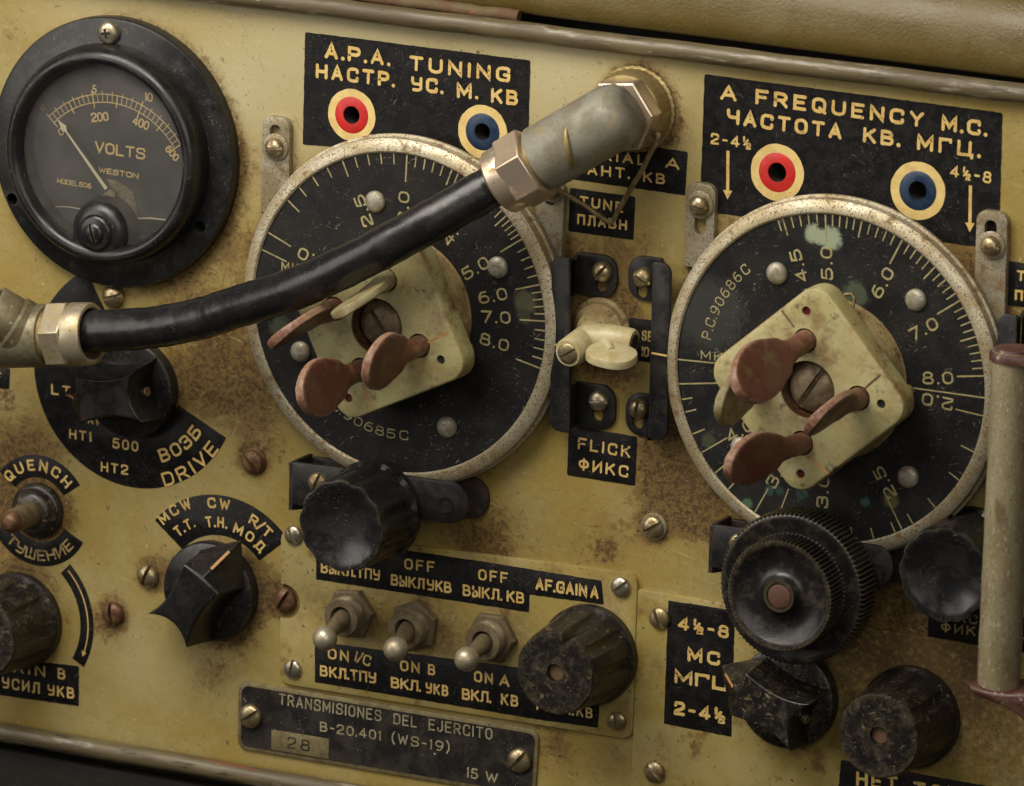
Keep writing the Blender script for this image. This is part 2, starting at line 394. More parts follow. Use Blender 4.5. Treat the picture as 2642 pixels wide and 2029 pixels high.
def inset_poly(pts, d):
    """offset a counter-clockwise outline inwards by d"""
    n = len(pts); out = []
    for i in range(n):
        a, b, c = V2(pts[i - 1]), V2(pts[i]), V2(pts[(i + 1) % n])
        e1, e2 = (b - a), (c - b)
        if e1.length < 1e-9: e1 = e2
        if e2.length < 1e-9: e2 = e1
        n1 = Vector((-e1.y, e1.x)).normalized(); n2 = Vector((-e2.y, e2.x)).normalized()
        k = n1 + n2
        if k.length < 1e-6: k = n1
        k.normalize()
        out.append(b + k * (d / max(.35, k.dot(n1))))
    return out

def area2(pts):
    return sum(pts[i - 1][0] * pts[i][1] - pts[i][0] * pts[i - 1][1] for i in range(len(pts))) / 2

def round_poly(pts, r, k=5):
    """outline with filleted corners; r a number or one per corner"""
    n = len(pts); out = []
    for i in range(n):
        a, b, c = V2(pts[i - 1]), V2(pts[i]), V2(pts[(i + 1) % n])
        rr = r[i] if isinstance(r, (list, tuple)) else r
        out += fillet(a, b, c, rr, k)
    return out

def fillet(a, b, c, r, k=5):
    if r <= 0: return [b]
    d1, d2 = (a - b), (c - b)
    l1, l2 = d1.length, d2.length
    d1 = d1 / l1; d2 = d2 / l2
    ang = math.acos(max(-1, min(1, d1.dot(d2))))
    if ang > PI - .02: return [b]
    t = min(r / math.tan(ang / 2), l1 * .5, l2 * .5)
    rr = t * math.tan(ang / 2)
    bis = (d1 + d2).normalized()
    cen = b + bis * (rr / math.sin(ang / 2))
    p0, p1 = b + d1 * t, b + d2 * t
    a0 = math.atan2(p0.y - cen.y, p0.x - cen.x); a1 = math.atan2(p1.y - cen.y, p1.x - cen.x)
    da = (a1 - a0 + PI) % (2 * PI) - PI
    return [cen + rr * Vector((math.cos(a0 + da * j / k), math.sin(a0 + da * j / k))) for j in range(k + 1)]

def circle(cx, cy, r, n=32, a0=0.0):
    return [Vector((cx + r * math.cos(a0 + 2 * PI * i / n), cy + r * math.sin(a0 + 2 * PI * i / n))) for i in range(n)]

def slot_outline(cx, cy, r, half, ang, n=10):
    """stadium outline"""
    out = []
    for s in (1, -1):
        for j in range(n + 1):
            a = -PI / 2 + PI * j / n if s == 1 else PI / 2 + PI * j / n
            out.append((s * half + r * math.cos(a), r * math.sin(a)))
    c, sn = math.cos(ang), math.sin(ang)
    return [Vector((cx + x * c - y * sn, cy + x * sn + y * c)) for x, y in out]

def frame(o, z, xh=(1, 0, 0)):
    z = Vector(z).normalized(); x = Vector(xh)
    x = x - z * x.dot(z)
    if x.length < 1e-4: x = Vector((0, 1, 0)) - z * z.y
    x.normalize(); y = z.cross(x)
    M = Matrix((x, y, z)).transposed().to_4x4()
    M.translation = Vector(o)
    return M

class MB:
    def __init__(s):
        s.v, s.f, s.M = [], [], None
    def add(s, vs, fs):
        b = len(s.v)
        for p in vs:
            p = Vector(p)
            s.v.append(s.M @ p if s.M else p)
        s.f += [tuple(b + i for i in f) for f in fs]
        return s
    def box(s, a, b):
        x0, y0, z0 = a; x1, y1, z1 = b
        return s.add([(x0, y0, z0), (x1, y0, z0), (x1, y1, z0), (x0, y1, z0), (x0, y0, z1), (x1, y0, z1), (x1, y1, z1), (x0, y1, z1)],
                     [(3, 2, 1, 0), (4, 5, 6, 7), (0, 1, 5, 4), (1, 2, 6, 5), (2, 3, 7, 6), (3, 0, 4, 7)])
    def prism(s, pts, w0, w1, holes=(), bevel=0.0, back=False):
        pts = [V2(p) for p in pts]
        if area2(pts) < 0: pts = pts[::-1]
        n = len(pts)
        loops = [(pts, w0), (pts, w1 - bevel)]
        if bevel:
            loops += [(inset_poly(pts, bevel * .35), w1 - bevel * .3), (inset_poly(pts, bevel), w1)]
        vs = [(p.x, p.y, w) for L, w in loops for p in L]
        fs = []
        for k in range(len(loops) - 1):
            for i in range(n):
                j = (i + 1) % n
                fs.append((k * n + i, k * n + j, (k + 1) * n + j, (k + 1) * n + i))
        top = (len(loops) - 1) * n
        hl = []
        for h in holes:
            h = [V2(p) for p in h]
            if area2(h) > 0: h = h[::-1]
            hl.append(h)
        if not hl:
            fs.append(tuple(range(top, top + n)))
            if back: fs.append(tuple(range(n - 1, -1, -1)))
            return s.add(vs, fs)
        base = len(vs); idx = [list(range(top, top + n))]
        for h in hl:
            k = len(vs); m_ = len(h)
            vs += [(p.x, p.y, w1) for p in h]; vs += [(p.x, p.y, w0) for p in h]
            idx.append(list(range(k, k + m_)))
            for i in range(m_):
                j = (i + 1) % m_
                fs.append((k + m_ + i, k + m_ + j, k + j, k + i))
        flat = [i for L in idx for i in L]
        for tri in tessellate_polygon([[Vector((vs[i][0], vs[i][1], 0)) for i in L] for L in idx]):
            t = [flat[i] for i in tri]
            a, b, c = (Vector(vs[i]) for i in t)
            if (b - a).cross(c - a).z < 0: t = t[::-1]
            fs.append(tuple(t))
        return s.add(vs, fs)
    def lathe(s, prof, n=48, mod=None, closed=False):
        vs, fs, rows = [], [], []
        for i, (r, w) in enumerate(prof):
            if r <= 1e-6:
                rows.append([len(vs)]); vs.append((0, 0, w))
            else:
                rows.append(list(range(len(vs), len(vs) + n)))
                for j in range(n):
                    a = 2 * PI * j / n
                    q = r * (mod(a, i) if mod else 1.0)
                    vs.append((q * math.cos(a), q * math.sin(a), w))
        for k in range(len(rows) - 1):
            A, B = rows[k], rows[k + 1]
            for j in range(n):
                jj = (j + 1) % n
                if len(A) == 1 and len(B) == 1: continue
                if len(A) == 1: fs.append((A[0], B[j], B[jj])[::-1] if False else (A[0], B[jj], B[j])[::-1])
                elif len(B) == 1: fs.append((A[j], A[jj], B[0]))
                else: fs.append((A[j], A[jj], B[jj], B[j]))
        return s.add(vs, fs)
    def cyl(s, o, z, r0, r1, h, n=28, bevel=0.0, xh=(1, 0, 0), hexagon=False):
        old = s.M
        s.M = (old @ frame(o, z, xh)) if old else frame(o, z, xh)
        if hexagon: n = 6
        pr = [(0, 0), (r0, 0), (r1, h - bevel)] + ([(r1 - bevel, h)] if bevel else []) + [(0, h)]
        s.lathe(pr, n)
        s.M = old
        return s
    def tube(s, path, r, n=14, caps=True, flat=1.0, up=None):
        P = [Vector(p) for p in path]
        k = len(P)
        R = r if isinstance(r, (list, tuple)) else [r] * k
        vs, fs = [], []
        t = (P[1] - P[0]).normalized()
        ref = Vector(up) if up else (Vector((0, 0, 1)) if abs(t.z) < .9 else Vector((1, 0, 0)))
        x = (ref - t * ref.dot(t)).normalized()
        for i in range(k):
            t = (P[min(i + 1, k - 1)] - P[max(i - 1, 0)]).normalized()
            x = (x - t * x.dot(t)).normalized(); y = t.cross(x)
            for j in range(n):
                a = 2 * PI * j / n
                vs.append(P[i] + x * (R[i] * flat * math.cos(a)) + y * (R[i] * math.sin(a)))
        for i in range(k - 1):
            for j in range(n):
                jj = (j + 1) % n
                fs.append((i * n + j, i * n + jj, (i + 1) * n + jj, (i + 1) * n + j))
        if caps:
            fs.append(tuple(range(n - 1, -1, -1))); fs.append(tuple(range((k - 1) * n, k * n)))
        return s.add(vs, fs)
    def loft(s, secs, cap0=False, cap1=True):
        n = len(secs[0]); vs = [p for q in secs for p in q]; fs = []
        for k in range(len(secs) - 1):
            for i in range(n):
                j = (i + 1) % n
                fs.append((k * n + i, k * n + j, (k + 1) * n + j, (k + 1) * n + i))
        if cap0: fs.append(tuple(range(n - 1, -1, -1)))
        if cap1: fs.append(tuple(range((len(secs) - 1) * n, len(secs) * n)))
        return s.add(vs, fs)
    def ribbon(s, pts, wd, w, closed=False, cap=True, rag=0.0):
        """flat painted stroke"""
        P = [V2(p) for p in pts]
        Q = [P[0]]
        for p in P[1:]:
            if (p - Q[-1]).length > 1e-5: Q.append(p)
        if closed and (Q[0] - Q[-1]).length < 1e-5: Q.pop()
        P = Q; n = len(P)
        if n == 1:
            return s.add([(p.x, p.y, w) for p in circle(P[0].x, P[0].y, wd * .62, 10)], [tuple(range(10))])
        L, R = [], []
        for i in range(n):
            if closed: a, b, c = P[i - 1], P[i], P[(i + 1) % n]
            else: a, b, c = P[max(i - 1, 0)], P[i], P[min(i + 1, n - 1)]
            e1, e2 = (b - a), (c - b)
            if e1.length < 1e-9: e1 = e2
            if e2.length < 1e-9: e2 = e1
            n1 = Vector((-e1.y, e1.x)).normalized(); n2 = Vector((-e2.y, e2.x)).normalized()
            k = n1 + n2
            if k.length < 1e-3: k = n1
            k.normalize()
            o = k * (wd / 2 / max(.5, k.dot(n1)))
            j1, j2 = 1 + random.uniform(-rag, rag), 1 + random.uniform(-rag, rag)
            L.append(b + o * j1); R.append(b - o * j2)
        vs = [(p.x, p.y, w) for p in L] + [(p.x, p.y, w) for p in R]
        fs = []
        for i in range(n if closed else n - 1):
            j = (i + 1) % n
            fs.append((n + i, n + j, j, i))
        s.add(vs, fs)
        if cap and not closed:
            for i, q in ((0, 1), (n - 1, n - 2)):
                d = (P[i] - P[q]).normalized(); a0 = math.atan2(d.y, d.x)
                cp = [(P[i].x + wd / 2 * math.cos(a0 - PI / 2 + PI * j / 6), P[i].y + wd / 2 * math.sin(a0 - PI / 2 + PI * j / 6), w) for j in range(7)]
                s.add(cp, [tuple(range(7))])
        return s
    def build(s, name, material, parent=None, sharp=38, bevel=0.0, org=None, smooth=True):
        me = bpy.data.meshes.new(name)
        o3 = Vector(org) if org is not None else Vector((0, 0, 0))
        me.from_pydata([tuple((p - o3) * S) for p in s.v], [], s.f)
        me.update()
        if smooth:
            me.polygons.foreach_set('use_smooth', [True] * len(me.polygons))
            me.set_sharp_from_angle(angle=math.radians(sharp))
        me.materials.append(MT[material] if isinstance(material, str) else material)
        o = bpy.data.objects.new(name, me)
        COL.objects.link(o)
        if parent is not None: o.parent = parent
        if bevel:
            b = o.modifiers.new('bevel', 'BEVEL')
            b.width = bevel * S; b.segments = 2; b.limit_method = 'ANGLE'; b.angle_limit = math.radians(40)
        return o

def thing(name, label, cat, org, rot=0.0, group=None):
    o = bpy.data.objects.new(name, None)
    COL.objects.link(o)
    o.empty_display_size = .005
    place(o, org, rot)
    tag(o, label, cat, group)
    return o
def place(o, org, rot=0.0):
    o.location = P2W @ (Vector(org) * S)
    o.rotation_euler = (PI / 2, -rot, 0)
def tag(o, label, cat=None, group=None):
    o['label'] = label
    if cat: o['category'] = cat
    if group: o['group'] = group
def structure(o):
    place(o, (0, 0, 0)); o['kind'] = 'structure'; return o
def copy_tree(o, parent=None):
    c = o.copy(); COL.objects.link(c)
    if parent is not None: c.parent = parent
    for ch in list(o.children): copy_tree(ch, c)
    return c

# ------------------------------------------------------------------ stroke lettering
def g(*st): return [(False, list(q)) for q in st]
GL = {}
def G(ch, w, *st, closed=()):
    GL[ch] = (w, [(i in closed, q) for i, q in enumerate(st)])
_O = [(0, 0, 1.8), (4, 0, 1.8), (4, 6, 1.8), (0, 6, 1.8)]
G('A', 4, [(0, 0), (2, 6), (4, 0)], [(.75, 1.9), (3.25, 1.9)])
G('B', 4, [(0, 0), (0, 6), (3.6, 6, 1.4), (3.6, 3.1, 1.4), (0, 3.1)], [(0, 3.1), (4, 3.1, 1.5), (4, 0, 1.5), (0, 0)])
G('C', 4, [(4, 4.5), (4, 6, 1.7), (0, 6, 1.7), (0, 0, 1.7), (4, 0, 1.7), (4, 1.5)])
G('D', 4, [(0, 0), (4, 0, 1.8), (4, 6, 1.8), (0, 6)], closed=(0,))
G('E', 3.6, [(3.6, 6), (0, 6), (0, 0), (3.6, 0)], [(0, 3.1), (3.0, 3.1)])
G('F', 3.6, [(3.6, 6), (0, 6), (0, 0)], [(0, 3.0), (3.0, 3.0)])
G('G', 4, [(4, 4.6), (4, 6, 1.7), (0, 6, 1.7), (0, 0, 1.7), (4, 0, .8), (4, 2.7), (2.5, 2.7)])
G('H', 4, [(0, 0), (0, 6)], [(4, 0), (4, 6)], [(0, 3), (4, 3)])
G('I', .2, [(.1, 0), (.1, 6)])
G('J', 3, [(3, 6), (3, 0, 1.5), (0, 0, 1.5), (0, 1.7)])
G('K', 4, [(0, 0), (0, 6)], [(3.8, 6), (.2, 2.5)], [(1.4, 3.6), (4, 0)])
G('L', 3.4, [(0, 6), (0, 0), (3.4, 0)])
G('M', 4.6, [(0, 0), (0, 6), (2.3, 1.6), (4.6, 6), (4.6, 0)])
G('N', 4, [(0, 0), (0, 6), (4, 0), (4, 6)])
G('O', 4, _O, closed=(0,))
G('P', 3.8, [(0, 0), (0, 6), (3.8, 6, 1.5), (3.8, 2.7, 1.5), (0, 2.7)])
G('Q', 4, _O, [(2.3, 1.7), (4.2, -.4)], closed=(0,))
G('R', 4, [(0, 0), (0, 6), (3.8, 6, 1.5), (3.8, 2.8, 1.5), (0, 2.8)], [(2, 2.8), (4, 0)])
G('S', 4, [(3.9, 4.6), (3.9, 6, 1.4), (.1, 6, 1.4), (.1, 3.1, 1.4), (4, 3.1, 1.4), (4, 0, 1.4), (0, 0, 1.4), (0, 1.4)])
G('T', 4, [(0, 6), (4, 6)], [(2, 6), (2, 0)])
G('U', 4, [(0, 6), (0, 0, 1.8), (4, 0, 1.8), (4, 6)])
G('V', 4, [(0, 6), (2, 0), (4, 6)])
G('W', 5.2, [(0, 6), (1.3, 0), (2.6, 4.8), (3.9, 0), (5.2, 6)])
G('Y', 4, [(0, 6), (2, 2.8), (4, 6)], [(2, 2.8), (2, 0)])
G('0', 3.8, [(0, 0, 1.9), (3.8, 0, 1.9), (3.8, 6, 1.9), (0, 6, 1.9)], closed=(0,))
G('1', .8, [(0, 5.2), (.6, 6), (.6, 0)])
G('2', 3.9, [(0, 4.5), (0, 6, 1.7), (3.8, 6, 1.7), (3.8, 3.5, 1.3), (0, 1.1, .7), (0, 0), (3.9, 0)])
G('3', 4, [(0, 4.8), (0, 6, 1.4), (3.8, 6, 1.4), (3.8, 3.2, 1.3), (1.5, 3.2)], [(1.5, 3.2), (4, 3.2, 1.4), (4, 0, 1.4), (0, 0, 1.4), (0, 1.3)])
G('4', 4.2, [(3.1, 0), (3.1, 6), (0, 1.6)], [(0, 1.6), (4.2, 1.6)])
G('5', 4, [(3.6, 6), (.4, 6), (.1, 3.4), (4, 3.8, 1.7), (4, 0, 1.8), (0, 0, 1.5), (0, 1.3)])
G('6', 4, [(0, 0, 1.8), (4, 0, 1.8), (4, 3.7, 1.8), (0, 3.7, 1.8)], [(3.3, 6), (1.3, 6, 1.1), (0, 3.6, 2.0), (0, 1.9)], closed=(0,))
G('7', 4, [(0, 6), (4, 6), (1.4, 0)])
G('8', 4, [(.3, 6, 1.4), (.3, 3.2, 1.3), (3.7, 3.2, 1.3), (3.7, 6, 1.4)], [(0, 3.2, 1.5), (0, 0, 1.5), (4, 0, 1.5), (4, 3.2, 1.5)], closed=(0, 1))
G('9', 4, [(0, 2.3, 1.8), (4, 2.3, 1.8), (4, 6, 1.8), (0, 6, 1.8)], [(.7, 0), (2.7, 0, 1.1), (4, 2.4, 2.0), (4, 4.1)], closed=(0,))
G('.', .3, [(.15, .1)])
G('-', 2.2, [(0, 2.8), (2.2, 2.8)])
G('/', 2.6, [(0, -.6), (2.6, 6.6)])
G('(', 1.2, [(1.2, 7.2), (0, 4.6, 2), (0, 1.4, 2), (1.2, -1.2)])
G(')', 1.2, [(0, 7.2), (1.2, 4.6, 2), (1.2, 1.4, 2), (0, -1.2)])
_h = [(2.1 + x * .52, y * .50 - .5, *[r_ * .5 for r_ in q]) for x, y, *q in GL['2'][1][0][1]]
G('½', 4.1, [(.3, 3.9), (.3, 6.6)], [(.5, 1.5), (2.5, 4.7)], _h)
G('Б', 4, [(3.6, 6), (0, 6), (0, 0), (4, 0, 1.5), (4, 3.3, 1.5), (0, 3.3)])
G('Г', 3.6, [(0, 0), (0, 6), (3.6, 6), (3.6, 5.0)])
G('Д', 4.6, [(0, -1.1), (0, 0), (4.6, 0), (4.6, -1.1)], [(.6, 0), (1.0, 6), (3.9, 6), (3.9, 0)])
G('И', 4, [(0, 6), (0, 0), (4, 6), (4, 0)])
G('Л', 4, [(-.2, 0), (.7, .2, .6), (.9, 6), (4, 6), (4, 0)])
G('П', 4, [(0, 0), (0, 6), (4, 6), (4, 0)])
G('У', 3.8, [(0, 6), (0, 3.0, 1.2), (3.8, 3.0)], [(3.8, 6), (3.8, 0, 1.4), (.5, 0)])
G('Ф', 4.4, [(0, 5.2, 1.7), (0, 1.4, 1.7), (4.4, 1.4, 1.7), (4.4, 5.2, 1.7)], [(2.2, 6.4), (2.2, -.2)], closed=(0,))
G('Ц', 4.7, [(0, 6), (0, 0), (4.7, 0), (4.7, -1.2)], [(4, 6), (4, 0)])
G('Ч', 4, [(0, 6), (0, 2.8, 1.4), (4, 2.8)], [(4, 6), (4, 0)])
G('Ш', 4.8, [(0, 6), (0, 0), (4.8, 0), (4.8, 6)], [(2.4, 0), (2.4, 6)])
G('Ы', 4.2, [(0, 6), (0, 0), (2.6, 0, 1.4), (2.6, 3.2, 1.4), (0, 3.2)], [(4.2, 0), (4.2, 6)])
G('Ю', 5, [(0, 0), (0, 6)], [(0, 3), (1.6, 3)], [(1.6, 0, 1.6), (5, 0, 1.6), (5, 6, 1.6), (1.6, 6, 1.6)], closed=(2,))
for a_, b_ in zip('АВЕКМНОРСТЗ', 'ABEKMHOPCT3'): GL[a_] = GL[b_]

def glyph_paths(ch):
    w, st = GL[ch]
    out = []
    for closed, q in st:
        pts = [(Vector((p[0], p[1])), p[2] if len(p) > 2 else 0) for p in q]
        n = len(pts); path = []
        for i, (p, r) in enumerate(pts):
            if r and (closed or 0 < i < n - 1):
                path += fillet(pts[i - 1][0], p, pts[(i + 1) % n][0], r, 5)
            else: path.append(p)
        out.append((closed, path))
    return w, out

def advance(s, gap=3.0, space=3.2):
    xs, x = [], 0.0
    for i, ch in enumerate(s):
        if ch == ' ':
            x += space; xs.append(None); continue
        if i and s[i - 1] != ' ':
            k = gap
            if ch in '.' or s[i - 1] == '.': k = gap * .80
            x += k
        xs.append(x); x += GL[ch][0]
    return xs, x

def text_map(mb, s, fn, h, sw, wide, w, gap=3.0, space=3.2):
    """letters through fn(x in units, y in units) -> local 2D point"""
    xs, tot = advance(s, gap, space)
    lay = 0
    for ch, x0 in zip(s, xs):
        if x0 is None: continue
        for closed, path in glyph_paths(ch)[1]:
            fine = []
            pp = path + [path[0]] if closed else path
            for a_, b_ in zip(pp[:-1], pp[1:]):
                k_ = max(1, int((b_ - a_).length / .9))
                fine += [a_.lerp(b_, q / k_) for q in range(k_)]
            if not closed: fine.append(pp[-1])
            if len(path) == 1: fine = path
            mb.ribbon([fn(x0 + p.x, p.y, x0, GL[ch][0]) for p in fine], sw * random.uniform(.94, 1.06), w + .012 * (lay % 5), closed, rag=.13)
            lay += 1
    return tot

def text_line(mb, s, p0, p1, h, sw, w, gap=3.0, space=3.2):
    """one line from p0 to p1 (local 2D, baseline), cap height h, stroke width sw"""
    p0, p1 = V2(p0), V2(p1)
    d = p1 - p0; L = d.length; d = d / L; nrm = Vector((-d.y, d.x))
    tot = advance(s, gap, space)[1]
    kx = (L - sw) / max(tot, 1e-3) if tot > .5 else h / 6
    ky = (h - sw) / 6
    text_map(mb, s, lambda x, y, x0, gw: p0 + d * (sw / 2 + x * kx) + nrm * (sw / 2 + y * ky), h, sw, kx, w, gap, space)

def text_arc(mb, s, c, p0, p1, h, sw, w, inward=True, gap=3.0, space=3.2):
    """letters along a circle round c; inward: tops point to the centre"""
    c, p0, p1 = V2(c), V2(p0), V2(p1)
    r = ((p0 - c).length + (p1 - c).length) / 2
    a0 = math.atan2(p0.y - c.y, p0.x - c.x); a1 = math.atan2(p1.y - c.y, p1.x - c.x)
    da = (a1 - a0 + PI) % (2 * PI) - PI
    tot = advance(s, gap, space)[1]; ky = (h - sw) / 6
    kx = abs(da) * r / tot
    def fn(x, y, x0, gw):
        xm = x0 + gw / 2
        a = a0 + da * xm / tot
        rad = Vector((math.cos(a), math.sin(a)))
        up = -rad if inward else rad
        tan = Vector((up.y, -up.x))
        return c + rad * r + tan * ((x - xm) * kx) + up * (sw / 2 + y * ky)
    text_map(mb, s, fn, h, sw, kx, w, gap, space)

# ------------------------------------------------------------------ screws
def screw_mesh(mb, r, ang=0.0, h=None, slot=.16, w=0.0, c=(0, 0), flat=False, depth=.62):
    """domed slotted head standing on height w"""
    h = h or r * .62
    e = h * (.55 if flat else .28)
    def z(x, y):
        q = min(1.0, math.hypot(x, y) / r)
        return w + e + (h - e) * math.sqrt(max(0, 1 - q * q)) if not flat else w + e + (h - e) * (1 - q ** 4)
    sy = r * slot; zb = w + h * (1 - depth)
    ca, sa = math.cos(ang), math.sin(ang)
    def T(x, y, zz): return (c[0] + x * ca - y * sa, c[1] + x * sa + y * ca, zz)
    K, J = 12, 7
    for sg in (1, -1):
        vs, fs = [], []
        for j in range(J + 1):
            y = sy + (r - sy) * math.sin(PI / 2 * j / J) * .9999
            X = math.sqrt(max(0, r * r - y * y))
            for k in range(K + 1):
                x = -X * math.cos(PI * k / K)
                vs.append(T(x * sg, y * sg, z(x, y)))
        for j in range(J):
            for k in range(K):
                a = j * (K + 1) + k
                fs.append((a, a + 1, a + K + 2, a + K + 1))
        b = len(vs)
        for k in range(K + 1):
            X = math.sqrt(r * r - sy * sy); x = -X * math.cos(PI * k / K)
            vs.append(T(x * sg, sy * sg, min(zb, z(x, sy))))
        for k in range(K): fs.append((k + 1, k, b + k, b + k + 1))
        mb.add(vs, fs)
    X = math.sqrt(r * r - sy * sy)
    mb.add([T(-X, -sy, zb), T(X, -sy, zb), T(X, sy, zb), T(-X, sy, zb)], [(0, 1, 2, 3)])
    n = 28
    vs = [T(r * math.cos(2 * PI * i / n), r * math.sin(2 * PI * i / n), w + zz) for zz in (0, e) for i in range(n)]
    mb.add(vs, [(i, (i + 1) % n, n + (i + 1) % n, n + i) for i in range(n)])
    return mb

def screw_thing(px, py, w, r, ang, material, label, washer=0.0, flat=False, h=None, name='slotted_screw'):
    o = at(px, py, w + r * .3); o.z = w
    t = thing(name, label, 'screw', o, 0, 'slotted screws on the radio front')
    if washer:
        MB().lathe([(washer, 0), (washer, .5), (washer - .25, .75), (0, .75)], 32).build('washer', 'lug' if material != 'screw_brown' else 'screw_brown', t)
    screw_mesh(MB(), r, ang, h=h, w=.7 if washer else 0, flat=flat).build('head', material, t)
    return t

# ================================================================== THE SETTING: panel, case, table
def on(org, w):
    """pixel -> local 2D coordinates in the plane w, relative to a thing's origin"""
    return lambda x, y: Vector((at(x, y, w).x - org[0], at(x, y, w).y - org[1]))

JACKS = [(907.6, 297.3, 2.85), (1245.4, 340.7, 2.7), (2005.6, 445.2, 2.95), (2368.4, 492.5, 2.85)]
VTOP = at(1300, 112, 0).y
VBOT = at(350, 1918, 0).y
GR = [  # grime and tone patches: px, py, radius mm, strength, channel (0 brown film, 1 rust crust, 2 pale: wear low down, paler tone towards the top)
    (1545, 700, 15, .75, 0), (1560, 900, 17, 1.05, 0), (1575, 860, 9, .5, 0), (1700, 1110, 7, .6, 0), (1480, 1130, 9, .45, 0), (1640, 640, 10, .45, 0), (1590, 960, 8, .9, 1),
    (1290, 1440, 8, .9, 1), (1250, 1390, 13, .7, 0), (1560, 1420, 7, .9, 1), (1575, 1445, 12, .55, 0), (1130, 1330, 20, .45, 0),
    (570, 900, 13, .75, 0), (560, 980, 15, .6, 0), (640, 1000, 14, .55, 0), (690, 1120, 12, .7, 0), (730, 1180, 10, .6, 1), (500, 1010, 10, .5, 0), (520, 930, 7, .6, 1),
    (565, 1715, 8, .45, 1), (545, 1750, 8, .5, 0), (540, 1765, 8, .3, 1), (600, 1690, 14, .45, 0), (640, 1500, 12, .55, 0), (690, 1500, 10, .55, 0), (620, 1590, 10, .4, 0),
    (430, 1430, 6, .6, 1), (395, 1455, 6, .6, 0), (290, 1640, 9, .5, 0), (300, 1570, 8, .35, 0), (240, 1620, 7, .35, 0),
    (10, 935, 10, .5, 0), (14, 1030, 6, .9, 1), (8, 1170, 16, .75, 0), (20, 1240, 10, .7, 0), (30, 1330, 16, .7, 0), (60, 1420, 14, .6, 0), (180, 1330, 9, .5, 0), (20, 1270, 6, .7, 1),
    (1760, 1260, 12, .9, 0), (1800, 1310, 10, .8, 0), (1735, 1180, 10, .7, 0), (1780, 1230, 7, .8, 1), (1690, 1190, 12, .45, 0),
    (2250, 1560, 25, .75, 0), (2330, 1680, 26, .85, 0), (2160, 1700, 18, .7, 0), (2400, 1560, 24, .75, 0), (2450, 1720, 18, .8, 0), (2290, 1480, 18, .6, 0), (2420, 1850, 12, .6, 0), (2470, 1780, 10, .6, 0),
    (2060, 1950, 14, .45, 0), (2600, 1880, 22, .35, 0), (1900, 1560, 10, .4, 0), (2200, 1860, 14, .7, 0),
    (1700, 340, 7, .85, 0), (1720, 300, 8, .5, 0), (1650, 215, 8, .5, 0), (1690, 380, 7, .5, 1), (1760, 330, 10, .3, 0), (1700, 560, 8, .4, 0),
    (560, 330, 12, .45, 0), (610, 420, 9, .35, 0), (590, 500, 12, .45, 0), (560, 620, 12, .5, 0), (470, 720, 10, .65, 0), (380, 740, 11, .6, 0), (440, 745, 6, .6, 1), (640, 640, 9, .4, 0), (620, 760, 14, .45, 0),  # browner panel to the right of and below the meter
    (1385, 500, 6, .5, 0), (1430, 640, 9, .8, 0), (1420, 700, 7, .7, 1), (1840, 560, 7, .6, 0), (1780, 700, 7, .5, 0), (2490, 700, 10, .8, 0), (2480, 680, 6, .6, 1), (2590, 620, 9, .6, 0), (2600, 800, 12, .75, 0), (2560, 850, 10, .6, 0),
    (740, 660, 10, .3, 0), (690, 430, 8, .35, 0), (755, 400, 6, .4, 0), (1320, 1400, 18, .35, 0), (1650, 1300, 14, .3, 0), (1760, 1340, 7, .35, 0),
    (400, 1880, 16, .35, 0), (660, 1900, 8, .35, 0), (1420, 1930, 10, .4, 0), (1610, 1960, 8, .7, 0), (1450, 1980, 12, .3, 0),
    (2330, 1960, 20, .6, 0), (2520, 1900, 18, .55, 0), (2150, 1580, 22, .5, 0), (1430, 1900, 8, .5, 0), (100, 1120, 12, .5, 0), (160, 1180, 8, .35, 0), (1880, 1380, 9, .6, 0), (1500, 1330, 14, .35, 0), (1350, 620, 8, .5, 0), (360, 60, 18, .25, 0), (10, 110, 8, .45, 0), (0, 30, 14, .3, 0), (500, 150, 16, .2, 0),
    (350, 1640, 14, .3, 2), (370, 1750, 16, .25, 2), (700, 200, 30, .8, 2), (1480, 190, 28, .7, 2), (250, 40, 22, .6, 2), (1000, 60, 26, .7, 2), (560, 250, 14, .5, 2), (1750, 250, 14, .35, 2), (300, 690, 10, .2, 2), (480, 1350, 12, .4, 2), (1400, 130, 22, .5, 2),
]
GRX = [(at(x, y, 0), r, s, c) for x, y, r, s, c in GR]
RINGS = [((-125.5, 49.9), 37.5, 2.6, .55), ((-33.0, 15.9), 50.0, 2.6, .42), ((96.9, 14.7), 50.0, 2.8, .50)]  # brown bands around the bases of meter, dials, knobs and screws
for x_, y_, r_, w_, k_ in ((1640, 280, 11, 2.2, .9), (347, 990, 15.5, 3.0, .5), (553, 1520, 15, 3.2, .55), (2041, 1793, 15, 3.5, .6), (2353, 1847, 15, 3.5, .75), (50, 1599, 15, 3, .6),
                           (1685, 1361, 4, 2, .55), (651.7, 1192, 4, 2.4, .7), (380, 1487, 4, 2.4, .6), (290, 1584, 4, 2.4, .6), (291, 765, 4, 2, .5), (734, 1549, 4.2, 2.2, .8), (100, 1316, 8.5, 3, .7), (1554, 846, 9, 4, .6)):
    p_ = at(x_, y_, 0); RINGS.append(((p_.x, p_.y), r_, w_, k_))
def grime(u, v):
    c = [0.0, 0.0, 0.0]
    for (cx, cy), r, w, k in RINGS:
        d = math.hypot(u - cx, v - cy) - r
        if abs(d) < 2.4 * w: c[0] += k * math.exp(-(d / w) ** 2)
    for p, r, s, k in GRX:
        d2 = ((u - p.x) ** 2 + (v - p.y) ** 2) / (r * r)
        if d2 < 6: c[k] += s * math.exp(-d2)
    return c

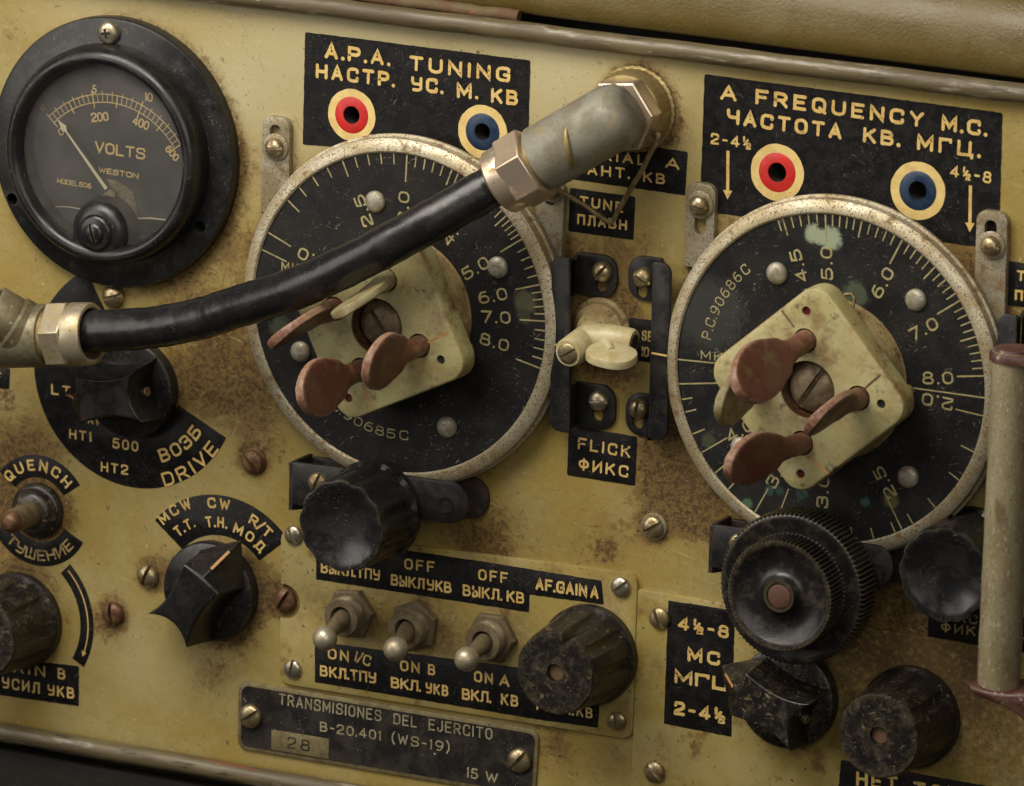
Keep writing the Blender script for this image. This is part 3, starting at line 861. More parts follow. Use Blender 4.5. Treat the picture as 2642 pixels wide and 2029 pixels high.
def make_panel():
    u0, u1, st = -184.0, 184.0, 1.6
    nu = int((u1 - u0) / st); v0 = VBOT; nv = int((VTOP - VBOT) / st) + 1
    sv = (VTOP - VBOT) / nv
    vs, fs = [], []
    for j in range(nv + 1):
        for i in range(nu + 1): vs.append((u0 + i * st, v0 + j * sv, 0.0))
    def vid(i, j): return j * (nu + 1) + i
    skip = set(); mb = MB()
    patches = []
    for px, py, r in JACKS:
        c = at(px, py, 0)
        i0 = int((c.x - r - .6 - u0) / st); i1 = int((c.x + r + .6 - u0) / st) + 1
        j0 = int((c.y - r - .6 - v0) / sv); j1 = int((c.y + r + .6 - v0) / sv) + 1
        for i in range(i0, i1):
            for j in range(j0, j1): skip.add((i, j))
        loop = [vid(i, j0) for i in range(i0, i1)] + [vid(i1, j) for j in range(j0, j1)] + [vid(i, j1) for i in range(i1, i0, -1)] + [vid(i0, j) for j in range(j1, j0, -1)]
        patches.append((loop, c, r))
    for j in range(nv):
        for i in range(nu):
            if (i, j) not in skip: fs.append((vid(i, j), vid(i + 1, j), vid(i + 1, j + 1), vid(i, j + 1)))
    for loop, c, r in patches:
        k = len(vs); n = 28
        hole = circle(c.x, c.y, r, n)[::-1]
        vs += [(p.x, p.y, 0) for p in hole]
        idx = loop + list(range(k, k + n))
        for tri in tessellate_polygon([[Vector(vs[i]) for i in loop], [Vector(vs[k + i]) for i in range(n)]]):
            t = [idx[i] for i in tri]
            a, b, d = (Vector(vs[i]) for i in t)
            if (b - a).cross(d - a).z < 0: t = t[::-1]
            fs.append(tuple(t))
        k2 = len(vs)
        vs += [(p.x, p.y, -9) for p in hole]
        for i in range(n):
            q = (i + 1) % n
            fs.append((k + q, k + i, k2 + i, k2 + q))
    # rolled top and bottom edges
    for base_j, sg in ((nv, 1), (0, -1)):
        prev = [vid(i, base_j) for i in range(nu + 1)]
        R = 4.0
        for q in range(1, 6):
            a = PI / 2 * q / 5
            row = []
            for i in range(nu + 1):
                row.append(len(vs)); vs.append((u0 + i * st, vs[vid(i, base_j)][1] + sg * R * math.sin(a), -R * (1 - math.cos(a))))
            for i in range(nu):
                f = (prev[i], prev[i + 1], row[i + 1], row[i])
                fs.append(f if sg > 0 else f[::-1])
            prev = row
    mb.v = [Vector(p) for p in vs]; mb.f = fs
    o = mb.build('front_panel', 'panel', None, sharp=50)
    at_ = o.data.color_attributes.new('grime', 'FLOAT_COLOR', 'POINT')
    buf = []
    for p in vs:
        c = grime(p[0], p[1])
        if p[1] > VTOP - 6: c[0] += .12 * (p[1] - VTOP + 6) / 6  # a little browner towards the top edge, next to the rod
        buf += [min(1.3, c[0]), min(1.3, c[1]), min(1.3, c[2]), 1.0]
    at_.data.foreach_set('color', buf)
    place(o, (0, 0, 0))
    tag(o, 'aged olive yellow painted metal front panel with brown grime, holding all the controls', 'control panel')
    return o
panel = make_panel()
# dark cups behind the four jack holes
for px, py, r in JACKS: pass

# case: top rod, bottom rod, seam strip, rolled top of the case
def along(p0, p1, w, u0=-190, u1=190):
    a, b = at(*p0, w), at(*p1, w)
    k = (b.y - a.y) / (b.x - a.x)
    return lambda u: a.y + (u - a.x) * k
fT = along((1300, 75.5), (2000, 162), 3.0)
rt = MB(); n = 60
rt.tube([(-190 + 380 * i / n, fT(-190 + 380 * i / n) + .10 * math.sin(i * .7) + .07 * math.sin(i * 1.9), 3.0) for i in range(n + 1)], 2.65, 20)
o = rt.build('edge_rod', 'rod'); place(o, (0, 0, 0))
tag(o, 'worn olive brown round rod along the top edge of the front panel', 'rod', 'rods edging the front panel')
fB = along((0, 1889), (700, 2012), 3.0)
rb = MB()
rb.tube([(-190 + 380 * i / n, fB(-190 + 380 * i / n) + .10 * math.sin(i * .9 + 2) + .06 * math.sin(i * 2.3), 3.0) for i in range(n + 1)], 2.8, 20)
o = rb.build('edge_rod', 'rod'); place(o, (0, 0, 0))
tag(o, 'chipped silvery brown round rod along the bottom edge of the front panel', 'rod', 'rods edging the front panel')

# rolled front edge of the case above the rod
fC = along((1340, 38), (2000, 124), -1.0)
cs = MB(); prof = [(-.4, -14.0), (-.4, -2.5), (.6, -1.2), (5.0, -.5), (8.0, -.9)]
for q in range(1, 11):
    a = PI / 2 * q / 10
    prof.append((8.0 + 15 * math.sin(a), -.9 - 15 * (1 - math.cos(a))))
prof.append((23.0, -260.0))
K = 76; vs = []; fs = []
for i in range(K + 1):
    u = -190 + 380 * i / K
    for dv, w in prof:
        b = .12 * math.sin(u * .09 + dv) + .10 * math.sin(u * .031)
        vs.append((u, fC(u) + .45 + dv, w + b * (1 if w > -20 else 0)))
q = len(prof)
for i in range(K):
    for j in range(q - 1): fs.append((i * q + j, (i + 1) * q + j, (i + 1) * q + j + 1, i * q + j + 1))
cs.add(vs, fs)
case = thing('radio_case', 'olive green painted metal case with rolled top edge above the worn rod', 'case', (0, 0, 0))
cs.build('case_top', 'case', case, sharp=60)
MB().box((-190, VBOT - 14, -40), (190, VTOP + 9, -12)).build('inner_wall', 'hole', case)
# rough rusty seam strip on the left part of the gap
us = at(1338, 45, 0).x
ss = MB()
ss.tube([(-190 + (us + 190) * i / 50, fC(-190 + (us + 190) * i / 50) - .35 + .14 * math.sin(i * 2.1) + .1 * math.sin(i * 5.3), -.2 + .1 * math.sin(i * 3.1)) for i in range(51)], 1.75, 12)
ss.build('seam_strip', 'rough_strip', case)

# black cloth under the radio
tb = MB()
vt = fB(-150) - 5.5
ks = (fB(150) - fB(-150)) / 300
tb.add([(-900, vt - 750 * ks, -400), (900, vt + 1050 * ks, -400), (900, vt + 1050 * ks, 700), (-900, vt - 750 * ks, 700)], [(3, 2, 1, 0)])
o = tb.build('table_surface', 'cloth'); structure(o)

# ================================================================== LABELS
LG = 'black lettered labels on the radio front'
def label(label_text, corners, texts=(), w0=0.0, sw=.72, mats='letters', pts=None, rnd=.5, th=.16, name='name_label', px2=None, holes=(), origin=None, surface='label'):
    P = [at(x, y, w0) for x, y in corners] if pts is None else [Vector((p[0], p[1], w0)) for p in pts]
    c = Vector((sum(p.x for p in P) / len(P), sum(p.y for p in P) / len(P), w0))
    if origin: c = Vector(origin)
    t = thing(name, label_text, 'label', c, 0, LG)
    poly = [(p.x - c.x, p.y - c.y) for p in P]
    if area2(poly) < 0: poly = poly[::-1]
    if rnd: poly = round_poly(poly, rnd, 3)
    rag = []
    for i_, p_ in enumerate(poly):
        a_, b_ = V2(p_), V2(poly[(i_ + 1) % len(poly)])
        k_ = max(1, int((b_ - a_).length / 1.1))
        d_ = (b_ - a_); n_ = Vector((-d_.y, d_.x)).normalized() if d_.length > 1e-6 else Vector((0, 0))
        rag.append(a_)
        rag += [a_.lerp(b_, q / k_) + n_ * random.uniform(-.07, .07) for q in range(1, k_)]
    poly = rag
    hs = [circle(at(x, y, w0).x - c.x, at(x, y, w0).y - c.y, r, 28) for x, y, r in holes]
    MB().prism(poly, .01, th, hs, bevel=0.0 if hs else .06).build('backing', surface, t)
    f = on(c, w0 + th)
    mb = MB()
    for s in texts:
        st, a, b, h = s[:4]
        text_line(mb, st, f(*a), f(*b), h, s[4] if len(s) > 4 else sw, th + .05, *(s[5:7] if len(s) > 5 else ()))
    if texts: mb.build('lettering', mats, t)
    return t, c, f

# A.P.A. tuning
t, c, f = label('black label lettered A.P.A. TUNING with a red and a blue ringed hole', [(788, 83), (1368.6, 156.3), (1362, 412), (781.6, 373)],
      [('A.P.A.', (837.9, 150.4), (1008, 172), 4.25), ('TUNING', (1055.8, 182), (1316, 214), 4.25),
       ('НАСТР.', (814.7, 201.9), (1020, 226.5), 4.2), ('УС.', (1060.6, 235), (1145, 244), 4.2), ('М.', (1178.9, 253), (1235, 258), 4.2), ('КВ', (1266.4, 265.5), (1336.4, 273.5), 4.2)],
      holes=[(907.6, 297.3, 2.85), (1245.4, 340.7, 2.7)], sw=.92)
def jack(px, py, rc, rr, rh, colour, text):
    o = at(px, py, .16)
    tt = thing('ringed_jack', text, 'jack', o, 0, 'ringed jacks in the black labels')
    wob = lambda a, i: 1 + .006 * math.sin(7 * a + px) + .004 * math.sin(17 * a + py)
    MB().lathe([(rr - .2, .03), (rr - .2, .06), (rc, .06), (rc, .02)], 72, wob).build('cream_ring', 'ring_cream', tt)
    MB().lathe([(rr, .05), (rr - .1, .13), (rh + .9, .17), (rh + .5, .24), (rh + .3, .22), (rh + .26, .0)], 48).build('coloured_ring', colour, tt)
    MB().lathe([(rh + .26, .02), (rh + .26, -9)], 32).build('socket_tube', 'hole', tt)
    MB().lathe([(rh + .3, -8.5), (0, -8.5)], 24).build('socket_bottom', 'hole', tt)
jack(907.6, 297.3, 7.35, 5.2, 2.25, 'ring_red', 'red ringed jack hole under the words A.P.A. TUNING')
jack(1245.4, 340.7, 7.5, 5.2, 2.1, 'ring_blue', 'blue ringed jack hole beside the grey elbow plug nut')
# A frequency
t, c, f = label('large black label lettered A FREQUENCY M.C. with crinkled upper edge and two arrows', [(1818.5, 191.6), (2586.5, 291.5), (2577, 643.5), (1806, 545)],
      [('A', (1858, 257.6), (1900.5, 263), 4.2), ('FREQUENCY', (1948.5, 269), (2383, 330), 4.2, .92, 3.1), ('M.C.', (2428.8, 337.5), (2548, 353.5), 4.2),
       ('ЧАСТОТА', (1874.3, 319.2), (2171.1, 360.8), 4.2), ('КВ.', (2226, 367.7), (2323, 380.5), 4.2), ('МГЦ.', (2365.6, 387.3), (2531, 409), 4.3),
       ('2-4½', (1833.6, 371.8), (1938, 385), 3.1, .58), ('4½-8', (2450.4, 455.8), (2557.2, 474.9), 3.2, .58)],
      holes=[(2005.6, 445.2, 2.95), (2368.4, 492.5, 2.85)], sw=.92)
for (x0, y0), (x1, y1) in (((1878.4, 389.3), (1877.5, 500)), ((2504, 479), (2502.5, 584))):
    a, b = f(x0, y0), f(x1, y1); ar = MB()
    ar.ribbon([a, b], .9, .21, cap=False)
    d = (b - a).normalized(); nn = Vector((-d.y, d.x))
    ar.add([(*(b + nn * 1.35 - d * .9), .222), (*(b - nn * 1.35 - d * .9), .222), (*(b + d * 1.6), .222), (*b, .222)][:3], [(0, 1, 2)])
    ar.build('arrow', 'letters', t)
jack(2005.6, 445.2, 7.8, 5.45, 2.4, 'ring_red', 'red ringed jack hole left under the word FREQUENCY')
jack(2368.4, 492.5, 7.9, 5.4, 2.3, 'ring_blue', 'blue ringed jack hole with cream outer ring near the lettering 4½-8')
label('black label lettered AERIAL A half covered by the grey elbow plug', [(1471.4, 350), (1774.6, 391.9), (1767.8, 505), (1465, 461)],
      [('AERIAL', (1478, 404), (1668, 428.5), 3.0), ('A', (1716, 433), (1752.7, 439), 3.0), ('АНТ.', (1515.8, 451), (1626, 463), 3.0), ('КВ', (1659, 469.7), (1716, 477), 3.0)], sw=.60)
label('small black label lettered TUNE crossed by the thin wire clip', [(1471.4, 484.8), (1639.5, 508.2), (1634.7, 619.8), (1466.6, 596.6)],
      [('TUNE', (1494.6, 532), (1608, 550), 2.95), ('ПЛАВН', (1489, 579), (1617.7, 595.5), 2.95)], sw=.60)
label('small black label lettered FLICK below the cream lever switch', [(1467.5, 1098), (1644.5, 1127), (1638.8, 1254), (1463.3, 1226)],
      [('FLICK', (1490.4, 1159), (1626, 1182.5), 3.4), ('ФИКС', (1492.5, 1212.5), (1620.8, 1233.5), 3.4)], sw=.62)
label('small black label lettered S half hidden behind the right lever bracket', [(1625, 819), (1700, 829), (1697, 939), (1622, 928)],
      [('SET', (1655, 879), (1700, 885.5), 3.0), ('ЮС', (1655, 920), (1696, 926), 2.9)], sw=.55, mats='letters_dim')
label('black label at the right picture edge above the handle, its lettering cut off', [(2599, 673), (2768, 697), (2762, 809), (2596, 787)],
      [('TUNE', (2622, 724), (2737, 741), 2.9), ('ПЛАВН', (2618, 775), (2746, 791), 2.9)], sw=.60)
label('black label corner at the left picture edge below the left elbow plug', [(-130, 934), (26, 951), (24, 1004.5), (-132, 988)],
      [('RF', (-60, 975), (4, 986), 2.8)], sw=.55, mats='letters_dim')
label('black label lettered GAIN B and УСИЛ УКВ under the lower left fluted knob', [(-70, 1689), (204, 1719), (204, 1822), (-72, 1784)],
      [('GAIN', (-4, 1729), (117, 1747.5), 3.3), ('B', (149, 1751.5), (169, 1754.5), 3.3), ('УСИЛ', (5, 1775), (103, 1791), 3.4), ('УКВ', (123, 1794), (192, 1804), 3.3)], sw=.58)
label('black label with worn brown ФИКС lettering behind the right concave knob', [(2396, 1560), (2700, 1601), (2700, 1692), (2394, 1649)],
      [('FLICK', (2430, 1600), (2552, 1616), 2.7), ('ФИКС', (2428, 1630), (2549, 1646), 2.7), ('-', (2626, 1657), (2660, 1662), 2.7)], sw=.5, mats='letters_dim')
label('black label lettered HET TO at the bottom edge under the lower right knob', [(2170, 1960.8), (2760, 2066), (2750, 2190), (2160, 2085)],
      [('HET', (2208.7, 2027), (2316, 2042), 4.1), ('TONE', (2355, 2053), (2520, 2078), 4.1)], sw=.85, w0=1.1)

# round labels
def arc_pts(c, r0, r1, a0, a1, n=48):
    o = [(c.x + r1 * math.cos(a0 + (a1 - a0) * i / n), c.y + r1 * math.sin(a0 + (a1 - a0) * i / n)) for i in range(n + 1)]
    i_ = [(c.x + r0 * math.cos(a1 + (a0 - a1) * i / n), c.y + r0 * math.sin(a1 + (a0 - a1) * i / n)) for i in range(n + 1)]
    return o + i_
def polar(c, px, py):
    p = at(px, py, 0); return (p.x - c.x, p.y - c.y)
def mean_r(c, pts): return sum(math.hypot(*polar(c, *p)) for p in pts) / len(pts)
def ang_of(c, px, py):
    x, y = polar(c, px, py); return math.atan2(y, x)

# DRIVE
c = at(348.5, 968, 0)
ro = mean_r(c, [(108.9, 955.4), (127.7, 1053.5), (195.6, 1176.6), (316.2, 1262), (492, 1264.6), (610.4, 1149), (169, 769.7)])
ri = 15.6
a0 = ang_of(c, 238, 730); a1 = ang_of(c, 547, 1105) + 2 * PI
t, cc, f = label('big round black label lettered HT1 500 HT2 and DRIVE under the left pointer knob', None, pts=arc_pts(c, ri, ro, a0, a1, 72), rnd=0)
mb = MB()
for st, a, b, h in (('LT', (132.2, 1017.8), (183, 1024.5), 3.1), ('HT1', (178.5, 1132), (236.6, 1141), 2.95), ('500', (290.4, 1156.5), (357, 1166.5), 3.1),
                    ('HT2', (260.2, 1216.9), (331.3, 1226.4), 2.95), ('AVC', (226, 1093), (277, 1102.5), 2.9)):
    text_line(mb, st, f(*a), f(*b), h, .56, .21)
cl = Vector((c.x - cc.x, c.y - cc.y))
text_arc(mb, 'ВОЗБ', cl, f(419.3, 1189.5), f(524, 1122), 3.9, .68, .21, True, 2.6)
text_arc(mb, 'DRIVE', cl, f(426.3, 1250), f(568.9, 1166.6), 4.1, .68, .21, True, 3.0)
mb.build('lettering', 'letters', t)
# MCW
c = at(569, 1523, 0)
ro = mean_r(c, [(386.7, 1328), (546.7, 1266.7), (640, 1300), (721.4, 1407)])
ri = mean_r(c, [(463.3, 1410), (661.4, 1453), (540, 1381)])
t, cc, f = label('arched black label lettered MCW CW R/T over the pointed knob', None, pts=arc_pts(c, ri, ro, ang_of(c, 425, 1369), ang_of(c, 700, 1423), 36), rnd=0)
cl = Vector((c.x - cc.x, c.y - cc.y)); mb = MB()
text_arc(mb, 'MCW', cl, f(422, 1352), f(496, 1315.5), 3.3, .62, .21, False)
text_arc(mb, 'CW', cl, f(539, 1311.5), f(590, 1317.5), 3.1, .62, .21, False)
text_arc(mb, 'R/T', cl, f(641, 1352), f(690, 1388), 3.2, .62, .21, False, 1.2)
text_arc(mb, 'Т.Т.', cl, f(461.7, 1384), f(505, 1363), 3.1, .60, .21, False)
text_arc(mb, 'Т.Н.', cl, f(535, 1360.5), f(584, 1366), 3.2, .60, .21, False)
text_arc(mb, 'МОД', cl, f(603, 1372), f(668, 1428), 3.1, .60, .21, False)
mb.build('lettering', 'letters', t)
# QUENCH
c = at(100.2, 1315.7, 0)
ro = mean_r(c, [(81, 1172.4), (203.4, 1255.3), (0, 1209.8)]); ri = mean_r(c, [(161.9, 1279.6), (35.4, 1260.4)])
t, cc, f = label('small arched black label lettered QUENCH above the brown toggle', None, pts=arc_pts(c, ri, ro, ang_of(c, 18, 1235), ang_of(c, 182, 1267.5), 30), rnd=0)
cl = Vector((c.x - cc.x, c.y - cc.y)); mb = MB()
text_arc(mb, 'QUENCH', cl, f(25.3, 1242), f(165, 1262.5), 3.35, .64, .21, False)
mb.build('lettering', 'letters', t)
ro = mean_r(c, [(213.5, 1400), (125.5, 1460.7), (4, 1401)]); ri = mean_r(c, [(165.9, 1364.6)])
t, cc, f = label('small curved black label lettered УШЕНИЕ under the brown toggle', None, pts=arc_pts(c, ri, ro, ang_of(c, -20, 1370), ang_of(c, 190, 1382), 30), rnd=0)
cl = Vector((c.x - cc.x, c.y - cc.y)); mb = MB()
text_arc(mb, 'ТУШЕНИЕ', cl, f(15, 1398), f(189, 1411), 3.3, .56, .21, True, 2.4)
mb.build('lettering', 'letters_dim', t)
# gain arrow
c = at(52, 1592, 0)
ro = mean_r(c, [(188, 1443.6), (250, 1578), (190.5, 1709)]); ri = mean_r(c, [(169, 1466), (210.7, 1578), (169, 1675.7)])
t, cc, f = label('narrow curved black label with a thin arrow beside the lower left knob', None, pts=arc_pts(c, ri, ro, ang_of(c, 179, 1692), ang_of(c, 180, 1455), 36), rnd=0)
cl = Vector((c.x - cc.x, c.y - cc.y)); mb = MB()
rm_ = mean_r(c, [(187, 1464), (234.5, 1583), (193, 1680)])
aa, ab = ang_of(c, 187, 1464), ang_of(c, 200, 1672)
mb.ribbon([(cl.x + rm_ * math.cos(aa + (ab - aa) * i / 30), cl.y + rm_ * math.sin(aa + (ab - aa) * i / 30)) for i in range(31)], .38, .21)
p = Vector((cl.x + rm_ * math.cos(ab), cl.y + rm_ * math.sin(ab))); d = Vector((math.sin(ab), -math.cos(ab))); nn = Vector((-d.y, d.x))
mb.add([(*(p + nn * .8), .225), (*(p - nn * .8), .225), (*(p + d * 1.6), .225)], [(0, 1, 2)])
mb.build('arrow', 'letters', t)

# ================================================================== RAISED PLATES
def plate(label_text, corners, rnd, th, surface, notch=None, name='switch_plate', bev=.25, cat='plate', stains=None):
    P = [at(x, y, th) for x, y in corners]
    c = Vector((sum(p.x for p in P) / 4, sum(p.y for p in P) / 4, 0))
    t = thing(name, label_text, cat, c)
    poly = [Vector((p.x - c.x, p.y - c.y)) for p in P]
    if area2(poly) < 0: poly = poly[::-1]
    poly = round_poly(poly, rnd, 6)
    if notch:
        q = at(*notch[0], th) - c
        out = []
        xl = min(p.x for p in poly)
        ins = [Vector((q.x + notch[1] * math.cos(a), q.y + notch[1] * math.sin(a))) for a in [PI / 2 - PI * i / 14 for i in range(15)]]
        ins = [p for p in ins if p.x > xl + .05]
        # insert into the left edge, running downwards (counter-clockwise outline)
        for i, p in enumerate(poly):
            nx = poly[(i + 1) % len(poly)]
            out.append(p)
            if p.x < xl + 1.5 and nx.x < xl + 1.5 and p.y > q.y > nx.y:
                out += [Vector((p.x + (nx.x - p.x) * .5, ins[0].y))] + ins + [Vector((p.x + (nx.x - p.x) * .5, ins[-1].y))]
        poly = out
    if stains:
        f_ = on(c, th)
        bl = [(*f_(x, y), r, (.125, .070, .018), k * .78) for x, y, r, k in stains] + [(*f_(x + 20 * math.sin(r * 7), y + 14), r * .55, (.062, .036, .013), k * .6) for x, y, r, k in stains if r > 8]
        surface = mat(name + '_paint', *PLATE_ARGS, blobs=bl, **PLATE_KW)
    MB().prism(poly, 0, th, bevel=bev).build('sheet', surface, t)
    return t, c
SWP, _c = plate('pale olive raised plate carrying three toggle switches and a knob', [(724, 1365), (1645, 1481), (1630, 1910), (722, 1764)], 3.2, 1.3, 'plate_paint', ((733, 1553), 5.0), stains=[(960, 1590, 9, .6), (1130, 1610, 9, .65), (1310, 1610, 9, .6), (820, 1560, 7, .6), (1580, 1500, 7, .6), (1530, 1600, 9, .5), (1600, 1850, 6, .6), (1250, 1425, 7, .55), (1160, 1660, 6, .55), (1420, 1880, 6, .6), (750, 1600, 4, .4), (1620, 1720, 5, .5)])
MCP, _c = plate('pale olive raised plate at the lower right under the pointed band switch', [(1645, 1521), (2820, 1716), (2800, 2200), (1625, 2110)], .8, 1.1, 'plate_paint', name='range_plate', stains=[(2250, 1600, 24, .85), (2330, 1690, 24, .8), (2460, 1660, 28, .85), (2540, 1780, 18, .6), (2160, 1730, 14, .7), (2220, 1890, 9, .7), (2430, 1870, 9, .75), (2560, 1720, 16, .7), (2480, 1780, 12, .7), (1660, 1720, 6, .55), (1690, 1560, 5, .5), (2600, 1950, 16, .45), (2020, 1600, 12, .6), (1720, 1960, 7, .4), (2300, 2000, 12, .5)])
# labels on those plates
up = [(816, 1390), (1022.9, 1416.5), (1250, 1449.5), (1551.9, 1498.7), (1557.7, 1559.8), (1366.3, 1534), (1364.7, 1580), (816, 1495)]
label('wide black label lettered OFF above the three toggles, stepped to AF.GAIN A', up,
      [('OFF', (1043.8, 1469), (1122, 1478), 3.2, .56), ('ВЫКЛ УКВ', (1008.6, 1510), (1165.2, 1531.5), 3.25, .60, 2.2, 3.0), ('ВЫКЛ.ТПУ', (828, 1478), (980.7, 1499), 3.2, .58, 2.2, 2.6),
       ('OFF', (1234.2, 1496.7), (1311, 1506.5), 3.2, .56), ('ВЫКЛ. КВ', (1194, 1537.2), (1352.8, 1558.8), 3.3, .60, 2.2, 4.0), ('AF.GAIN A', (1381.6, 1521.8), (1544.4, 1546), 3.5, .70, 2.3, 3.6)], w0=1.3, rnd=.2)
lo = [(812.5, 1655), (1331, 1721), (1551, 1752), (1543, 1878), (1386, 1856), (812.5, 1760)]
label('wide black label lettered ON below the three toggles', lo,
      [('ON', (845.8, 1700), (900, 1708), 3.2, .56), ('I/C', (914, 1706), (954, 1721), 3.2, .5, 1.2), ('ВКЛ.ТПУ', (825.6, 1744.6), (970.8, 1764.5), 3.25, .62, 2.2, 2.6), ('ON', (1032.4, 1731), (1083, 1738), 3.2, .58), ('B', (1104, 1741), (1123, 1744), 3.2, .58),
       ('ВКЛ.', (1008.6, 1775), (1087, 1786), 3.25, .62, 1.8), ('УКВ', (1098, 1788.5), (1156.8, 1798), 3.2, .6), ('ON', (1223, 1759.5), (1272, 1766.5), 3.25, .6), ('A', (1288, 1769), (1314.5, 1773.5), 3.25, .62), ('ВКЛ.', (1192, 1805), (1268, 1815), 3.3, .64, 1.8), ('КВ', (1292, 1818), (1337.5, 1825), 3.3, .64),
       ('ГРОМ. КВ', (1384, 1831.5), (1529, 1855), 3.1, .56)], w0=1.3, rnd=.2)
label('tall black label lettered 4½-8 MC 2-4½ beside the lower right pointer knob', [(1724.6, 1549.4), (1896, 1576), (1886.7, 1901), (1713, 1866.7)],
      [('4½-8', (1748.4, 1624), (1879.9, 1649), 3.7, .80), ('MC', (1773.6, 1706.4), (1858, 1719), 3.95, .95), ('МГЦ', (1740, 1762.7), (1884, 1786), 3.95, .95, 1.8), ('2-4½', (1738.4, 1843.8), (1871, 1867), 4.0, .92)], w0=1.1, rnd=.2)

# name plate
np_c = [(615, 1755), (1391, 1885), (1380, 2062), (612, 1932)]
t, c = plate('black metal name plate lettered TRANSMISIONES DEL EJERCITO at the bottom', np_c, 3.0, .75, 'plate_edge', name='name_plate', cat='name plate')
f = on(c, .8)
inn = [f(624, 1768), f(1381, 1895), f(1371, 2049), f(621, 1924)]
MB().prism(round_poly([Vector(p) for p in inn][::-1], 2.2, 6), .6, .82).build('black_field', 'plate_black', t)
mb = MB()
for st, a, b, h, sw in (('TRANSMISIONES', (719.5, 1818), (984, 1862.3), 3.35, .44), ('DEL', (1015, 1868), (1076, 1878.5), 3.2, .44), ('EJERCITO', (1106, 1883.5), (1270.6, 1909.5), 3.3, .44),
                        ('B-20.401', (825.7, 1887), (983.7, 1911.4), 2.9, .44), ('(WS-19)', (1010.4, 1916.5), (1160, 1942), 3.0, .44), ('15', (1203, 2006), (1233, 2012), 3.1, .46), ('W', (1252, 2015.5), (1284, 2022), 3.0, .46)):
    text_line(mb, st, f(*a), f(*b), h, sw, .87, 2.5, 4.0)
mb.build('lettering', 'letters_white', t)
q = [f(701, 1882), f(849.3, 1906.7), f(848.5, 1959), f(700, 1934)]
MB().prism(q, .8, .98, bevel=.05).build('number_patch', 'plate_edge', t)
mb = MB(); text_line(mb, '28', f(742, 1930), f(800, 1939.5), 3.4, .42, 1.03); mb.build('number', 'plate_black', t)

# ================================================================== SCREWS
screw_thing(755, 1382, 1.3, 2.75, math.radians(-62), 'screw_steel', 'bright slotted screw beside the rim of the left concave knob')
screw_thing(734, 1549, 0, 3.5, math.radians(60), 'screw_brown', 'dark round screw in the notch of the switch plate', h=2.8)
screw_thing(753, 1727.6, 1.3, 2.75, math.radians(84), 'screw_steel', 'slotted screw at the lower left corner of the switch plate')
screw_thing(1599.4, 1516, 1.3, 2.9, math.radians(42), 'screw_steel', 'slotted screw at the upper right corner of the switch plate')
screw_thing(1590.9, 1862, 1.3, 2.75, math.radians(-78), 'screw', 'slotted screw at the lower right corner of the switch plate')
screw_thing(1699.4, 1597, 1.1, 3.1, math.radians(-60), 'screw', 'brassy slotted screw left of the label 4½-8')
screw_thing(1685, 1361, 0, 3.2, math.radians(34), 'screw', 'slotted washer screw alone on the panel between the two big dials', washer=3.9)
screw_thing(1686.6, 1993, 1.1, 3.1, math.radians(-40), 'screw', 'slotted screw at the bottom edge right of the name plate')
screw_thing(651.7, 1192, 0, 3.3, math.radians(-45), 'screw_brown', 'rusty red slotted screw right of the word DRIVE', washer=3.9)
screw_thing(380, 1487, 0, 3.4, math.radians(70), 'screw', 'tarnished domed screw touching the pointed knob skirt', h=3.0)
screw_thing(290, 1584, 0, 3.4, math.radians(-82), 'screw_brown', 'brown domed screw between the curved arrow and the pointed knob', h=2.8)
screw_thing(291, 765, 0, 3.3, math.radians(18), 'screw', 'shiny domed screw just under the voltmeter', h=3.2)
screw_thing(643.5, 1850, .8, 3.5, math.radians(38), 'screw', 'brass slotted screw at the left end of the black name plate')
screw_thing(1337.5, 1964, .8, 3.5, math.radians(52), 'screw', 'brass slotted screw at the right end of the black name plate')

# ================================================================== VOLTMETER
c4 = at(301, 389, 4.0)
MO = Vector((-126.6, 49.2, 0))
vm = thing('voltmeter', 'round black voltmeter with gold scale and needle resting at zero', 'meter', MO)
R = 38.6
holes = [on(MO, 4.0)(*p) for p in ((32.5, 513.5), (518, 584))]
mb = MB()
mb.prism(circle(0, 0, R, 96), 0, 4.4, [circle(h.x, h.y, 1.7, 20) for h in holes] + [circle(0, 0, 26, 64)], bevel=.9)
mb.build('flange', 'meter_black', vm, sharp=30)
bz = MB(); wc = on(MO, 9.8)(277, 400)
bz.M = Matrix.Translation((0, 0, 0))
bz.lathe([(31.4, 4.2), (31.3, 6.2), (31.0, 9.0), (30.3, 10.9), (29.2, 12.0), (28.0, 12.2), (26.9, 11.7), (26.2, 10.6), (25.8, 9.2), (25.6, 1.5)], 96)
bz.build('bezel', 'meter_black', vm, sharp=50)
for h in holes: MB().lathe([(1.72, 4.3), (1.72, .3), (0, .3)], 20).build('mounting_hole', 'hole', vm).location = (h.x * S, h.y * S, 0)
